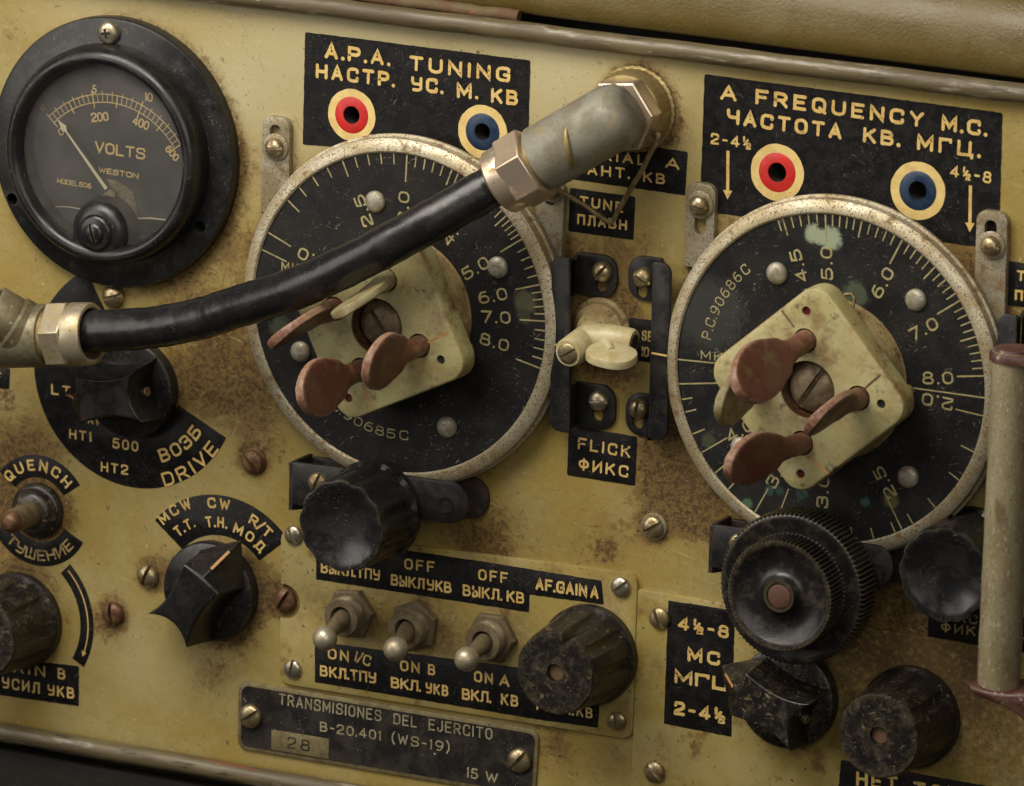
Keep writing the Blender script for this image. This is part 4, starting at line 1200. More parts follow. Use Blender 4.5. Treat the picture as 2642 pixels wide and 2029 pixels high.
# dial card, print, needle
MB().lathe([(26.0, 3.2), (0, 3.2)], 64).build('dial_card', 'card', vm).data.flip_normals() if False else MB().add([(p.x, p.y, 3.2) for p in circle(0, 0, 26, 64)], [tuple(range(64))]).build('dial_card', 'card', vm)
f = on(MO, 3.26); mb = MB()
piv = f(283, 491)
ro = ((f(136, 312) - piv).length + (f(280.5, 252) - piv).length + (f(479, 357) - piv).length) / 3
ri = ro - 2.3
sa, sb = math.atan2(*(f(131, 307) - piv).yx), math.atan2(*(f(475, 368) - piv).yx)
def arc_line(r, wd, a=sa, b=sb): mb.ribbon([(piv.x + r * math.cos(a + (b - a) * i / 40), piv.y + r * math.sin(a + (b - a) * i / 40)) for i in range(41)], wd, 3.26, cap=False)
arc_line(ro, .27); arc_line(ri, .27)
for i in range(31):
    a = sa + (sb - sa) * i / 30
    e0, e1 = (ri, ro)
    wd = .22
    if i % 10 == 0: e0, e1, wd = ri - 1.5, ro + (1.2 if i % 10 == 0 else 0), .34
    elif i % 5 == 0: e0, wd = ri - 1.3, .34
    elif i % 2 == 0: e1 = ro + .9
    mb.ribbon([(piv.x + r * math.cos(a), piv.y + r * math.sin(a)) for r in (e0, e1)], wd, 3.275, cap=False)
for st, a, b, h, sw in (('VOLTS', (244.3, 393.6), (374.6, 413), 3.3, .55), ('WESTON', (254.2, 445.6), (357.4, 462.3), 1.65, .32), ('MODEL 506', (147, 472.7), (236, 487.7), 1.5, .27),
                        ('5', (238, 241), (249, 242.5), 2.5, .36), ('10', (373, 261), (394, 264), 2.6, .42), ('200', (237, 316), (282, 312.5), 2.7, .48), ('400', (340, 321), (382, 338), 2.7, .48), ('600', (424, 386), (452, 419), 2.4, .46)):
    text_line(mb, st, f(*a), f(*b), h, sw, 3.28, 1.5, 2.6)
text_line(mb, '0', f(111, 287), f(118, 279), 2.0, .22, 3.28); text_line(mb, '0', f(157, 352), f(167, 345), 2.0, .26, 3.28)
mb.build('scale_print', 'card_print', vm)
f5 = on(MO, 5.2); mb = MB()
A, B, D = f5(274, 488), f5(151, 312), f5(164, 330)
d = (B - A).normalized(); nn = Vector((-d.y, d.x))
mb.add([(*(A + nn * .55), 5.2), (*(A - nn * .55), 5.2), (*(B - nn * .22), 5.2), (*(B + nn * .22), 5.2)], [(0, 1, 2, 3)])
mb.add([(*(D + nn * 1.05), 5.22), (*(D - d * 1.9), 5.22), (*(D - nn * 1.05), 5.22), (*(D + d * 2.6), 5.22)], [(0, 1, 2, 3)])
mb.build('needle', 'needle', vm)
mb = MB()
P = [f5(*p) for p in ((251, 511), (283, 489), (296, 500), (292, 520), (248, 520))]
mb.prism(P, 4.2, 4.9, bevel=.1)
mb.build('pivot_bridge', 'wing_green', vm)
mb = MB(); P = [f(*p) for p in ((276, 462), (305, 466), (346, 497), (358, 560), (345, 590), (320, 560))]
mb.prism(P, 3.3, 3.6, bevel=.1); mb.build('pointer_stop', 'lug', vm)
mb = MB(); P = [f(*p) for p in ((345, 566), (435, 569), (420, 590), (380, 606), (360, 606))]
mb.prism(P, 3.25, 3.3); mb.build('card_cutout', 'hole', vm)
mb = MB(); mb.ribbon([f(*p) for p in ((345, 564), (390, 563), (437, 569))], .35, 3.4, cap=False); mb.ribbon([f(*p) for p in ((128, 533), (175, 534), (218, 541))], .22, 3.3, cap=False)
mb.build('card_edge', 'needle', vm)
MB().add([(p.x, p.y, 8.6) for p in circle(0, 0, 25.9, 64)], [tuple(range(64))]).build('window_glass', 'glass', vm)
# zero adjuster boss at the bottom of the window
bo = on(MO, 9.0)(259, 597)
mb = MB(); mb.M = Matrix.Translation((bo.x, bo.y, 0))
mb.lathe([(9.6, 3.4), (9.2, 7.0), (8.5, 9.6), (7.3, 11.0), (6.0, 11.5), (5.3, 11.7), (4.9, 12.6), (4.1, 12.9), (0, 12.9)], 48)
mb.M = None
mb.build('adjuster_boss', 'meter_black', vm, sharp=50)
mb = MB(); screw_mesh(mb, 2.9, math.radians(-72), h=1.6, slot=.12, w=12.5, c=bo, flat=True); mb.build('zero_screw', 'bakelite', vm)
# cross head fixing screw at the top
sc = on(MO, 5.2)(279, 85)
mb = MB(); mb.M = Matrix.Translation((sc.x, sc.y, 4.4))
mb.lathe([(3.35, 0), (3.35, .7), (3.05, 1.5), (2.3, 2.1), (1.2, 2.4), (0, 2.5)], 32); so = mb.build('fixing_screw', 'screw_steel', vm)
mb = MB(); mb.M = Matrix.Translation((sc.x, sc.y, 6.35)) @ Matrix.Rotation(math.radians(12), 4, 'Z')
mb.prism([(.38, .38), (.38, 1.45), (-.38, 1.45), (-.38, .38), (-1.45, .38), (-1.45, -.38), (-.38, -.38), (-.38, -1.45), (.38, -1.45), (.38, -.38), (1.45, -.38), (1.45, .38)], 0, .62)
mb.build('cross_recess', 'hole', so)

# ================================================================== DIALS
def wing_mesh(mb, hole, phi, ext=0.0, width=7.5, length=32.0, tilt=(0, 0), w=23.0):
    z0 = -5.0; secs = []; n = 24
    ca, sa_ = math.cos(phi), math.sin(phi)
    zs = [z0, 0, 3, 6, 8, 9.5, 11, 12.5, 14.5, 17, 19.5, 22, 24, 26, 27.8, 29.3, 30.5, 31.4, 31.85]
    k = (length) / 32.0
    for z in zs:
        if z <= 6: hw, ht = 2.95, 2.95
        else:
            q = (z - 21.0) / 11.0
            el = width * math.sqrt(max(.004, 1 - q * q)) if q > -.6 else width * .8
            s = min(1, max(0, (z - 6) / 8.5)); s = s * s * (3 - 2 * s)
            hw = 2.95 + (el - 2.95) * s if q <= 0 else el
            ht = 2.95 + (1.35 - 2.95) * min(1, max(0, (z - 6) / 6.5))
            if z > 31.6: ht = 1.15
        row = []
        for j in range(n):
            a = 2 * PI * j / n
            e = (.40 if abs(math.sin(a)) < .97 else .40) if z > 10 else 1.0
            x = hw * math.copysign(abs(math.cos(a)) ** e, math.cos(a)); y = ht * math.copysign(abs(math.sin(a)) ** e, math.sin(a))
            zz = z * k + ext
            row.append((hole.x + x * ca - y * sa_ + tilt[0] * zz, hole.y + x * sa_ + y * ca + tilt[1] * zz, w + zz))
        secs.append(row)
    mb.loft(secs, True, True)

def dial(name, label_text, cen, blobs, majors, meds, segs, nums, rivets, hub, index, lines, extra, paint):
    o = Vector((cen[0], cen[1], 0))
    t = thing(name, label_text, 'dial', o, 0, 'big round tuning dials')
    n = 128
    MB().lathe([(45.1, 7.6), (45.0, 8.3), (45.5, 8.75), (46.2, 8.75), (48.1, 8.0), (48.8, 7.4), (48.95, 5.0), (48.95, 4.7), (49.6, 4.5), (49.6, 3.5), (47.8, 3.3), (47.3, 0.0)], n).build('rim', 'rim', t, sharp=28)
    MB().add([(p.x, p.y, 8.0) for p in circle(0, 0, 45.2, 96)], [tuple(range(96))]).build('dial_face', dial_mat(name + '_enamel', blobs), t)
    f = on(o, 8.05)
    def ang(p): q = f(*p); return math.atan2(q.y, q.x)
    mb = MB()
    def tick(a, r0, wd=.42, r1=44.7): mb.ribbon([(r0 * math.cos(a), r0 * math.sin(a)), (r1 * math.cos(a), r1 * math.sin(a))], wd, 8.05, cap=True)
    for p in majors: tick(ang(p), 37.3, .45)
    for p in meds: tick(ang(p), 40.3)
    for p, q, k in segs:
        a, b = ang(p), ang(q); d = (b - a + PI) % (2 * PI) - PI
        for i in range(1, k): tick(a + d * i / k, 41.9, .38)
    for st, p, inward, *dr in nums:
        a = ang(p)
        r0, r1 = (paint['r0'] + (dr[0] if dr else 0), paint['r1'] + (dr[0] if dr else 0))
        rad = Vector((math.cos(a), math.sin(a))); tn = Vector((-rad.y, rad.x)); h = 3.5
        if not inward: A, B = rad * r0 - tn * h / 2, rad * r1 - tn * h / 2
        else: A, B = rad * r1 + tn * h / 2, rad * r0 + tn * h / 2
        text_line(mb, st, A, B, h, .56, 8.06, 2.6)
    for a, b in lines: mb.ribbon([f(*a), f(*b)], .42, 8.05)
    extra(mb, f)
    mb.build('scale_print', 'letters_dial', t)
    for p in rivets:
        q = on(o, 9.0)(*p)
        m2 = MB(); m2.M = Matrix.Translation((q.x, q.y, 8.0))
        m2.lathe([(3.05, 0), (3.05, .45), (2.7, 1.0), (1.8, 1.45), (.9, 1.6), (0, 1.65)], 28); m2.build('rivet', 'rivet', t)
    # hub
    f23 = on(o, 23.0)
    hc = f23(*hub['c'])
    MB().lathe([(22.4, 8.02), (21.9, 8.8), (21.3, 15.2), (20.4, 16.6), (0, 16.6)], 64).build('hub_boss', 'boss_paint', t)
    a0 = hub['rot']; hs = 21.6
    sq = [Vector((hs * x, hs * y)) for x, y in ((1, 1), (-1, 1), (-1, -1), (1, -1))]
    ca, sa_ = math.cos(a0), math.sin(a0)
    sq = [Vector((hc.x + p.x * ca - p.y * sa_, hc.y + p.x * sa_ + p.y * ca)) for p in sq]
    wh = [f23(*w['p']) for w in hub['wings']]
    dots = [(f23(*d[0]), d[1]) for d in hub['dots']]
    m2 = MB()
    m2.prism(round_poly(sq, 6.0, 8), 16.0, 23.0, [circle(hc.x, hc.y, 7.9, 36)] + [circle(h.x, h.y, 3.45, 22) for h in wh] + [circle(d.x, d.y, 1.3, 14) for d, _ in dots], bevel=1.1)
    hp = m2.build('hub_plate', 'cream_paint', t, sharp=30)
    for d, c_ in dots:
        MB().add([(p.x, p.y, 22.1) for p in circle(d.x, d.y, 1.32, 14)], [tuple(range(14))]).build('hub_dot', c_, hp)
    for a, b, c_ in hub['marks']:
        m2 = MB(); m2.ribbon([f23(*a), f23(*b)], .62, 23.05); m2.build('index_mark', c_, hp)
    m2 = MB(); m2.M = Matrix.Translation((hc.x, hc.y, 0)); m2.lathe([(7.80, 22.4), (7.75, 16.9), (5, 16.9)], 40); m2.build('recess_ring', 'screw_brown', t)
    m2 = MB(); screw_mesh(m2, 6.8, hub['slot'], h=4.2, slot=.11, w=17.0, c=hc, flat=True, depth=.5); m2.build('centre_screw', 'slot_rust', t)
    for w in hub['wings']:
        m2 = MB(); h = f23(*w['p'])
        wing_mesh(m2, h, math.radians(w['phi']), w.get('ext', 0), w.get('wd', 7.5), w.get('len', 32), w.get('tilt', (0, 0)))
        wo = m2.build('wing_screw', w.get('m', 'wing_red'), t, sharp=40)
        if 'txt' in w: wo['label'] = w['txt']
    for a in hub['loops']:
        q0 = Vector((21.0 * math.cos(a), 21.0 * math.sin(a))); d = q0.normalized(); tn = Vector((-d.y, d.x))
        pts = [(*(q0 + tn * 1.9), 14.5), (*(q0 + d * 2.4 + tn * 1.9), 13.8), (*(q0 + d * 4.6 + tn * 1.3), 13.2), (*(q0 + d * 5.2), 13.0), (*(q0 + d * 4.6 - tn * 1.3), 13.2), (*(q0 + d * 2.4 - tn * 1.9), 13.8), (*(q0 - tn * 1.9), 14.5)]
        MB().tube(pts, .5, 10).build('spring_loop', 'wire', t)
    return t

GREEN = (.26, .30, .20); DGREEN = (.040, .046, .026)
# ---- left dial
oL = (-33.044, 15.928); fL = on(Vector((*oL, 0)), 8.0)
def exL(mb, f):
    text_arc(mb, 'P.C.90685 C', Vector((0, 0)), f(820, 1024), f(1052, 1130), 2.7, .34, 8.05, True, 2.2, 3)
    text_line(mb, 'MK.I', f(726, 698), f(790, 707), 2.6, .36, 8.05)
pL = {'2.0': (691.6, 600), '2.1': (746, 520.7), '2.5': (884.5, 417.9), '3.0': (1050, 398.6), '3.5': (1165.7, 438.8), '4.0': (1243, 494), '4.5': (1304.3, 558.6), '5.0': (1345, 618.2), '6.0': (1391, 735), '7.0': (1404, 829), '8.0': (1394, 951)}
dial('tuning_dial', 'left big round dial half covered by the black cable', oL,
     [(*fL(724, 850), 3.3, DGREEN), (*fL(1355, 780), 3.2, (.07, .07, .04)), (*fL(1352, 815), 2, DGREEN)],
     [pL[k] for k in ('2.0', '3.0', '4.0', '5.0', '6.0', '7.0', '8.0')], [pL[k] for k in ('2.5', '3.5', '4.5', '2.1')],
     [(pL['2.1'], pL['2.5'], 4), (pL['2.5'], pL['3.0'], 5), (pL['3.0'], pL['3.5'], 5), (pL['3.5'], pL['4.0'], 5), (pL['4.0'], pL['4.5'], 5), (pL['4.5'], pL['5.0'], 5), (pL['5.0'], pL['6.0'], 5), (pL['6.0'], pL['7.0'], 5), (pL['7.0'], pL['8.0'], 5)],
     [('2.0', pL['2.0'], False), ('2.5', (893, 415), False), ('3.0', (1047, 398), False), ('4.0', (1240, 492), False), ('5.0', (1345, 623), False, -2.0), ('6.0', (1396, 741), False), ('7.0', (1404, 824), False), ('8.0', (1398, 920), False)],
     [(964.8, 522.2), (1280.8, 691.6), (772, 910.2), (1149.8, 1104.3)],
     {'c': (971, 842.6), 'rot': math.radians(26.5), 'slot': math.radians(-52),
      'wings': [{'p': (995.7, 723), 'phi': 31, 'ext': -4, 'm': 'wing_green', 'txt': 'chipped cream wing screw seen edge on under the cable', 'wd': 8.0, 'tilt': (.05, -.12)},
                {'p': (1080.6, 893), 'phi': 82, 'ext': 0, 'wd': 8.0}, {'p': (930, 955), 'phi': 102, 'ext': 0, 'len': 36, 'wd': 8.0}, {'p': (861, 797), 'phi': 43, 'ext': -3, 'wd': 8.2, 'tilt': (-.08, -.10)}],
      'dots': [((1136.7, 929), 'hole'), ((898.5, 1027.5), 'red_dot')],
      'marks': [((1102.5, 884), (1152, 860), 'mark'), ((935.5, 997), (957, 1045), 'mark')],
      'loops': [math.radians(-14), math.radians(66)]}, None,
     [((675.5, 644), (738, 675))], exL, {'r0': 25.4, 'r1': 34.4})
# ---- right dial
oR = (96.898, 14.725); fR = on(Vector((*oR, 0)), 8.0)
pR = {'4.4': (1996, 576), '4.5': (2020, 566), '5.0': (2129.4, 552), '5.5': (2223, 573), '6.0': (2324, 627), '6.5': (2405, 697), '7.0': (2468.7, 780.5), '7.5': (2516, 870), '8.0': (2538.9, 970.5)}
def exR(mb, f):
    text_arc(mb, 'P.C.90686 C', Vector((0, 0)), f(1822, 873), f(1945, 713), 2.9, .36, 8.05, False, 2.4, 3)
    text_line(mb, 'MK.I', f(1808, 927.5), f(1888, 936), 2.5, .36, 8.05, 2.6)
    for p, r0 in (((2529, 1175), 41), ((2488, 1250), 41.5), ((2423, 1322), 41.8), ((2360, 1360), 42), ((2200, 1399), 41), ((2255, 1393), 42), ((2310, 1375), 42), ((2540, 1074.5), 37),
                  ((2325, 1362), 34), ((2003, 1346), 34), ((1960, 1300), 37), ((1900, 1240), 41), ((1870, 1200), 40), ((1838, 1152), 36), ((1800, 1115), 41), ((1775, 1062), 41.5), ((1765, 1030), 41.8)):
        q = f(*p); a = math.atan2(q.y, q.x)
        mb.ribbon([(r0 * math.cos(a), r0 * math.sin(a)), (44.7 * math.cos(a), 44.7 * math.sin(a))], .38, 8.05)
dial('tuning_dial', 'right big round dial with a pale green stain at the top', oR,
     [(*fR(2098, 604), 2.5, GREEN), (*fR(2145, 616), 2.9, GREEN), (*fR(2122, 612), 2.2, GREEN), (*fR(1828, 1138), 2.0, DGREEN), (*fR(2205, 763), 3.6, (.06, .07, .045)), (*fR(1985, 1266), 1.3, (.022, .05, .045)), (*fR(2012, 1266), 1.2, (.022, .05, .045)), (*fR(2068, 1272), 1.9, (.022, .05, .045)), (*fR(1928, 1300), 1.6, (.05, .10, .055)), (*fR(1832, 810), 9.5, (.030, .030, .028)), (*fR(2232, 1296), 1.3, (.03, .075, .065)), (*fR(2300, 1290), 2.0, (.09, .09, .03))],
     [pR[k] for k in ('5.0', '6.0', '7.0', '8.0')], [pR[k] for k in ('4.5', '5.5', '6.5', '7.5')],
     [(pR['4.4'], pR['4.5'], 2), (pR['4.5'], pR['5.0'], 5), (pR['5.0'], pR['5.5'], 5), (pR['5.5'], pR['6.0'], 5), (pR['6.0'], pR['6.5'], 5), (pR['6.5'], pR['7.0'], 5), (pR['7.0'], pR['7.5'], 5), (pR['7.5'], pR['8.0'], 5)],
     [('4.5', (2027, 565), False), ('5.0', pR['5.0'], False), ('6.0', (2331, 632), False), ('7.0', (2478, 799), False), ('8.0', (2540, 975), False), ('2.0', (2537, 1062), True), ('2.5', (2346, 1366), True), ('3.0', (2115, 1405), True), ('3.5', (1956, 1310), True), ('4.0', (1808, 1170), True)],
     [(2001.4, 707.2), (2360.2, 776), (2339.8, 1232.9), (1909, 1157)],
     {'c': (2083, 1006), 'rot': math.radians(41.5), 'slot': math.radians(58),
      'wings': [{'p': (2076.7, 880), 'phi': 118, 'ext': 0, 'wd': 8.0, 'len': 40, 'tilt': (-.05, -.12)}, {'p': (2214, 1028), 'phi': 53, 'ext': -2}, {'p': (2068, 1144), 'phi': 84, 'ext': 0, 'wd': 7.2, 'len': 41, 'tilt': (-.08, .05)},
                {'p': (1957, 996), 'phi': 82, 'ext': -6, 'm': 'wing_green', 'txt': 'olive wing screw at the left of the right dial', 'wd': 7.8}],
      'dots': [((2080, 803), 'red_dot'), ((2273, 1043), 'hole'), ((2065, 1223), 'red_dot')],
      'marks': [((2018, 803), (2048, 843), 'mark_brown'), ((2270, 969), (2233, 1001), 'mark_brown'), ((2096, 1183), (2135, 1222), 'mark')],
      'loops': [math.radians(2), math.radians(74)]}, None,
     [((1747, 927.5), (1880, 941)), ((1749.4, 991), (1850, 989)), ((2541, 1027), (2330, 998))], exR, {'r0': 27, 'r1': 36})

# ---- slotted lugs beside the dials
def lug(label_text, corners, slot, screw, ang, w=2.2):
    P = [at(x, y, w) for x, y in corners]
    c = sum(P, Vector()) / 4; c.z = 0
    t = thing('slotted_lug', label_text, 'bracket', c, 0, 'slotted lugs holding the dials')
    poly = [Vector((p.x - c.x, p.y - c.y)) for p in P]
    if area2(poly) < 0: poly = poly[::-1]
    top = sorted(range(4), key=lambda i: -poly[i].y)[:2]
    poly = round_poly(poly, [3.0 if i in top else .1 for i in range(4)], 6)
    f = on(c, w)
    s0, s1 = f(*slot[0]), f(*slot[1]); d = s1 - s0; mid = (s0 + s1) / 2
    MB().prism(poly, 0, w, [slot_outline(mid.x, mid.y, 1.75, d.length / 2, math.atan2(d.y, d.x))], bevel=.35).build('strip', 'lug', t)
    q = on(c, w + 1)(*screw)
    m2 = MB(); m2.M = Matrix.Translation((q.x, q.y, w)); m2.lathe([(3.85, .02), (3.85, .55), (3.5, .75), (0, .75)], 32); m2.build('washer', 'lug', t)
    m2 = MB(); screw_mesh(m2, 2.75, ang, h=2.6, w=w + .7, c=q); m2.build('screw', 'screw', t)
lug('slotted steel lug standing left of the left dial', [(677, 297), (748, 308), (744, 560), (671, 550)], ((710.5, 338), (709, 395)), (708.5, 381), math.radians(8))
lug('slotted steel lug right of the left dial, top hidden by the elbow plug', [(1385, 462), (1457, 472), (1448, 690), (1376, 680)], ((1422, 492), (1421, 515)), (1420, 487), math.radians(0))
lug('slotted steel lug stained red left of the right dial', [(1770, 468), (1846, 479), (1838, 700), (1765, 690)], ((1808, 535), (1806.5, 590)), (1804, 530), math.radians(-8))
lug('slotted steel lug right of the right dial below the arrow', [(2519, 540), (2600, 551), (2590, 880), (2509, 868)], ((2556, 585), (2555, 640)), (2556, 635), math.radians(-3))

# ================================================================== DRIVE BRACKETS AND KNOBS
def drive_bracket(label_text, front, hole, screw):
    P = [at(x, y, 11.6) for x, y in front]
    c = sum(P, Vector()) / 4; c.z = 0
    t = thing('drive_bracket', label_text, 'bracket', c, 0, 'boxed brackets under the dials')
    poly = [Vector((p.x - c.x, p.y - c.y)) for p in P][::-1]
    if area2(poly) < 0: poly = poly[::-1]
    rt = sorted(range(4), key=lambda i: -poly[i].x)[:2]
    rp = round_poly(poly, [5.6 if i in rt else .6 for i in range(4)], 8)
    MB().prism(rp, 10.4, 11.6, bevel=.3, back=True).build('front_sheet', 'bracket_black', t)
    MB().prism([p + Vector((1.5, -.6)) for p in rp], 0.02, 1.2, bevel=.3).build('base_sheet', 'bracket_rust', t)
    lf = sorted(poly, key=lambda p: p.x)[:2]; y1, y0 = max(p.y for p in lf), min(p.y for p in lf); x = sum(p.x for p in lf) / 2
    m2 = MB()
    m2.add([(x - .2, y0 - 3.5, 0), (x - .2, y0 - 1.5, 11.6), (x - .2, y1, 11.8), (x - .2, y1, 0), (x + 1.0, y0 - 3.5, 0), (x + 1.0, y0 - 1.5, 11.6), (x + 1.0, y1, 11.8), (x + 1.0, y1, 0)],
           [(0, 1, 2, 3)[::-1], (4, 5, 6, 7), (1, 5, 6, 2)[::-1] if False else (1, 2, 6, 5), (2, 3, 7, 6), (0, 4, 5, 1)])
    m2.build('side_wall', 'bracket_rust', t, bevel=.25)
    q = on(c, 11.6)(*hole)
    m2 = MB(); m2.M = Matrix.Translation((q.x, q.y, 11.6)); m2.lathe([(2.5, 0), (2.3, .35), (1.7, .35), (1.5, -.8), (0, -.8)], 24); m2.build('eyelet', 'bracket_black', t)
    q = on(c, 12.4)(*screw)
    m2 = MB(); screw_mesh(m2, 2.9, math.radians(70), h=2.0, w=11.6, c=q); m2.build('screw', 'screw', t)
    return t, c
drive_bracket('black boxed bracket behind the left concave knob', [(748, 1192), (1206, 1250), (1203, 1357), (746, 1302)], (1149.8, 1303), (818, 1247))
drive_bracket('rusty black boxed bracket behind the knurled double knob', [(1832, 1354), (2306, 1414), (2302, 1522), (1829, 1464)], (2262, 1476), (1905, 1405))

def scallop_knob(label_text, px, py, w, h=21.0):
    o = at(px, py, w)
    t = thing('concave_knob', label_text, 'knob', o, 0, 'scalloped knobs with dished faces')
    prof = [(14.3, 0), (14.3, 2.2), (13.5, 3.2), (13.4, 6), (13.4, 12), (13.3, 17.5), (13.25, 20), (12.9, 20.8), (12.2, 21.0)]
    k = len(prof)
    def md(a, i):
        if i < 2 or i >= k + 7: return 1.0
        s = .5 - .5 * math.cos(12 * a)
        d = .058 if 3 <= i < k - 2 else .035
        if i >= k - 1: d *= max(0, 1 - (i - k + 1) / 3)
        return 1 - d * s ** 1.6
    for q in range(1, 9):
        r = 12.2 * (1 - q / 8.0); prof.append((r, 21.0 - 2.6 * (1 - (r / 12.2) ** 2)))
    MB().lathe([(r, z * h / 21.0) for r, z in prof], 144, md).build('knob_body', 'bakelite', t, sharp=42)
    return t
scallop_knob('black concave scalloped knob below the left dial', 1017 - 48, 1294 + 21.5, 11.6)
scallop_knob('black concave scalloped knob half hidden by the upright handle', 2513, 1440, 0.0)

def fluted_knob(label_text, px, py, w, notch=None, h=23.0):
    o = at(px, py, w)
    t = thing('fluted_knob', label_text, 'knob', o, 0, 'tapered fluted knobs with flat faces')
    prof = [(14.2, 0), (14.2, 2.6), (13.6, 3.4), (13.2, 4.2), (12.9, 9), (12.5, 15), (12.0, 20.5), (11.8, 22.3), (11.3, 23.0), (8, 23.0), (2.6, 23.0), (2.45, 22.8), (2.4, 21.6), (0, 21.4)]
    def md(a, i):
        m_ = 1.0
        if 3 <= i <= 8:
            s = max(0.0, math.cos(10 * a)) ** .45
            m_ = 1 - {3: .030, 4: .105, 5: .095, 6: .050}.get(i, .012) * s
        if notch is not None and 6 <= i <= 9:
            d = abs((a - notch + PI) % (2 * PI) - PI)
            if d < .16: m_ *= 1 - .20 * (1 - d / .16) if i != 9 else 1
        return m_
    MB().lathe([(r, z * h / 23) for r, z in prof], 160, md).build('knob_body', 'bakelite_dirty', t, sharp=36)
    MB().lathe([(2.38, 21.45), (2.2, 21.75), (0, 21.8)], 24).build('shaft_end', 'rough_strip', t)
    return t
fluted_knob('black fluted knob with a notched face under AF.GAIN A', 1525, 1687, 1.3, notch=math.radians(74))
fluted_knob('dusty black fluted knob with a centre hole at the bottom right above HET', 2353, 1847, 1.1)
fluted_knob('black fluted knob cut off by the left picture edge above GAIN B', 50, 1599, 0)

# knurled double knob
o = at(2078, 1501, 12.6)
t = thing('double_knob', 'large black knurled double knob with brown centre under the right dial', 'knob', o)
def knurl(N, d, rows):
    def md(a, i):
        if i not in rows: return 1.0
        s = .5 + .5 * math.cos(N * a)
        return 1 - d * (1 - s) ** 1.3 * .7
    return md
MB().lathe([(20.2, 0), (21.2, .6), (21.2, 8.9), (20.5, 9.6), (19.9, 9.9), (18.9, 9.8), (17.2, 9.2), (15.5, 9.0), (0, 9.0)], 480, knurl(96, .075, (1, 2))).build('lower_disc', 'knurl', t, sharp=40)
MB().lathe([(15.6, 9.0), (15.6, 9.2), (15.5, 16.6), (15.1, 17.2), (13.9, 17.3), (13.3, 17.0), (11.5, 15.8), (8.5, 15.0), (6.2, 15.3), (5.0, 16.3), (4.6, 17.4), (4.4, 17.8), (3.5, 17.8), (3.4, 17.2), (0, 17.2)], 400, knurl(80, .085, (1, 2))).build('upper_disc', 'knurl', t, sharp=40)
MB().lathe([(3.3, 17.0), (3.3, 17.5), (2.7, 17.75), (0, 17.8)], 28).build('centre_plug', 'copper_cap', t)

# pointer knobs
def pointer_knob(label_text, px, py, w, ridge, tail, copy=None, other=None):
    o = at(px, py, w)
    a = at(*ridge, w + 17) - at(*tail, w + 17)
    rot = math.atan2(a.y, a.x)
    if copy:
        c = copy_tree(copy); place(c, o, rot); c['label'] = label_text
        if other:
            for ch in c.children:
                if ch.name.split('.')[0] in ('grip', 'skirt'):
                    ch.material_slots[0].link = 'OBJECT'; ch.material_slots[0].material = MT[other]
        return c
    t = thing('pointer_knob', label_text, 'knob', o, rot, 'black pointer knobs')
    MB().lathe([(14.3, .2), (14.4, 3.0), (14.1, 4.1), (13.3, 4.6), (0, 4.6)], 72).build('skirt', 'bakelite', t)
    N = 10
    def outline(half_r, half_m, half_t, xr, xt, scoop, tip, z, ztip):
        up = [];
        for i in range(N + 1):                      # ridge corner to tail corner, concave side
            s = i / N; x = xr + (xt - xr) * s
            h = half_m + (half_r + (half_t - half_r) * s - half_m) * (abs(2 * s - 1) ** 1.9)
            up.append((x, h, z))
        end = []
        for i in range(1, N):                       # concave tail
            s = i / N; y = half_t * (1 - 2 * s)
            end.append((xt + scoop * (1 - (2 * s - 1) ** 2), y, z))
        dn = [(x, -y, z_) for x, y, z_ in up][::-1]
        return up + end + dn + [(tip, 0, ztip)]
    s0 = outline(8.6, 7.2, 9.0, 9.0, -11.4, 2.6, 20.0, 4.3, 4.5)
    s1 = outline(7.6, 6.2, 8.3, 9.0, -11.2, 3.0, 19.8, 8.0, 5.6)
    s2 = outline(6.7, 5.3, 7.6, 9.0, -11.0, 3.2, 9.6, 16.5, 16.4)
    s3 = outline(6.4, 5.0, 7.3, 8.8, -10.7, 3.3, 9.0, 17.0, 17.0)
    m2 = MB(); m2.loft([s0, s1, s2, s3], False, True)
    m2.build('grip', 'bakelite', t, sharp=28, bevel=.25)
    # painted line on the sloping nose
    P0, P1 = Vector((9.6, 0, 16.4)), Vector((19.8, 0, 5.6)); nrm = Vector((P1.z - P0.z, 0, -(P1.x - P0.x))).normalized() * -1
    A, B = P0.lerp(P1, .22) + nrm * .10, P0.lerp(P1, .72) + nrm * .10
    m2 = MB(); y = .42
    m2.add([A + Vector((0, -y, 0)), B + Vector((0, -y, 0)), B + Vector((0, y, 0)), A + Vector((0, y, 0))], [(0, 1, 2, 3)])
    m2.build('pointer_line', 'mark', t)
    m2 = MB(); m2.cyl((-8.6, 0, 9.6), (-1, 0, .25), 1.35, 1.35, 1.4, 18, .2); m2.build('grub_screw', 'screw', t)
    return t
pk = pointer_knob('black pointer knob pointing left at LT under the cable', 347, 997, 0, (196.8, 1038), (357.8, 1030))
pointer_knob('black pointer knob pointing up at R/T beneath the arched label', 553, 1520, 0, (529.6, 1481.7), (433, 1628), pk)
pointer_knob('dusty brown black pointer knob under the knurled double knob', 2041, 1793, 1.1, (1888, 1779), (2054, 1869), pk, 'bakelite_dirty')

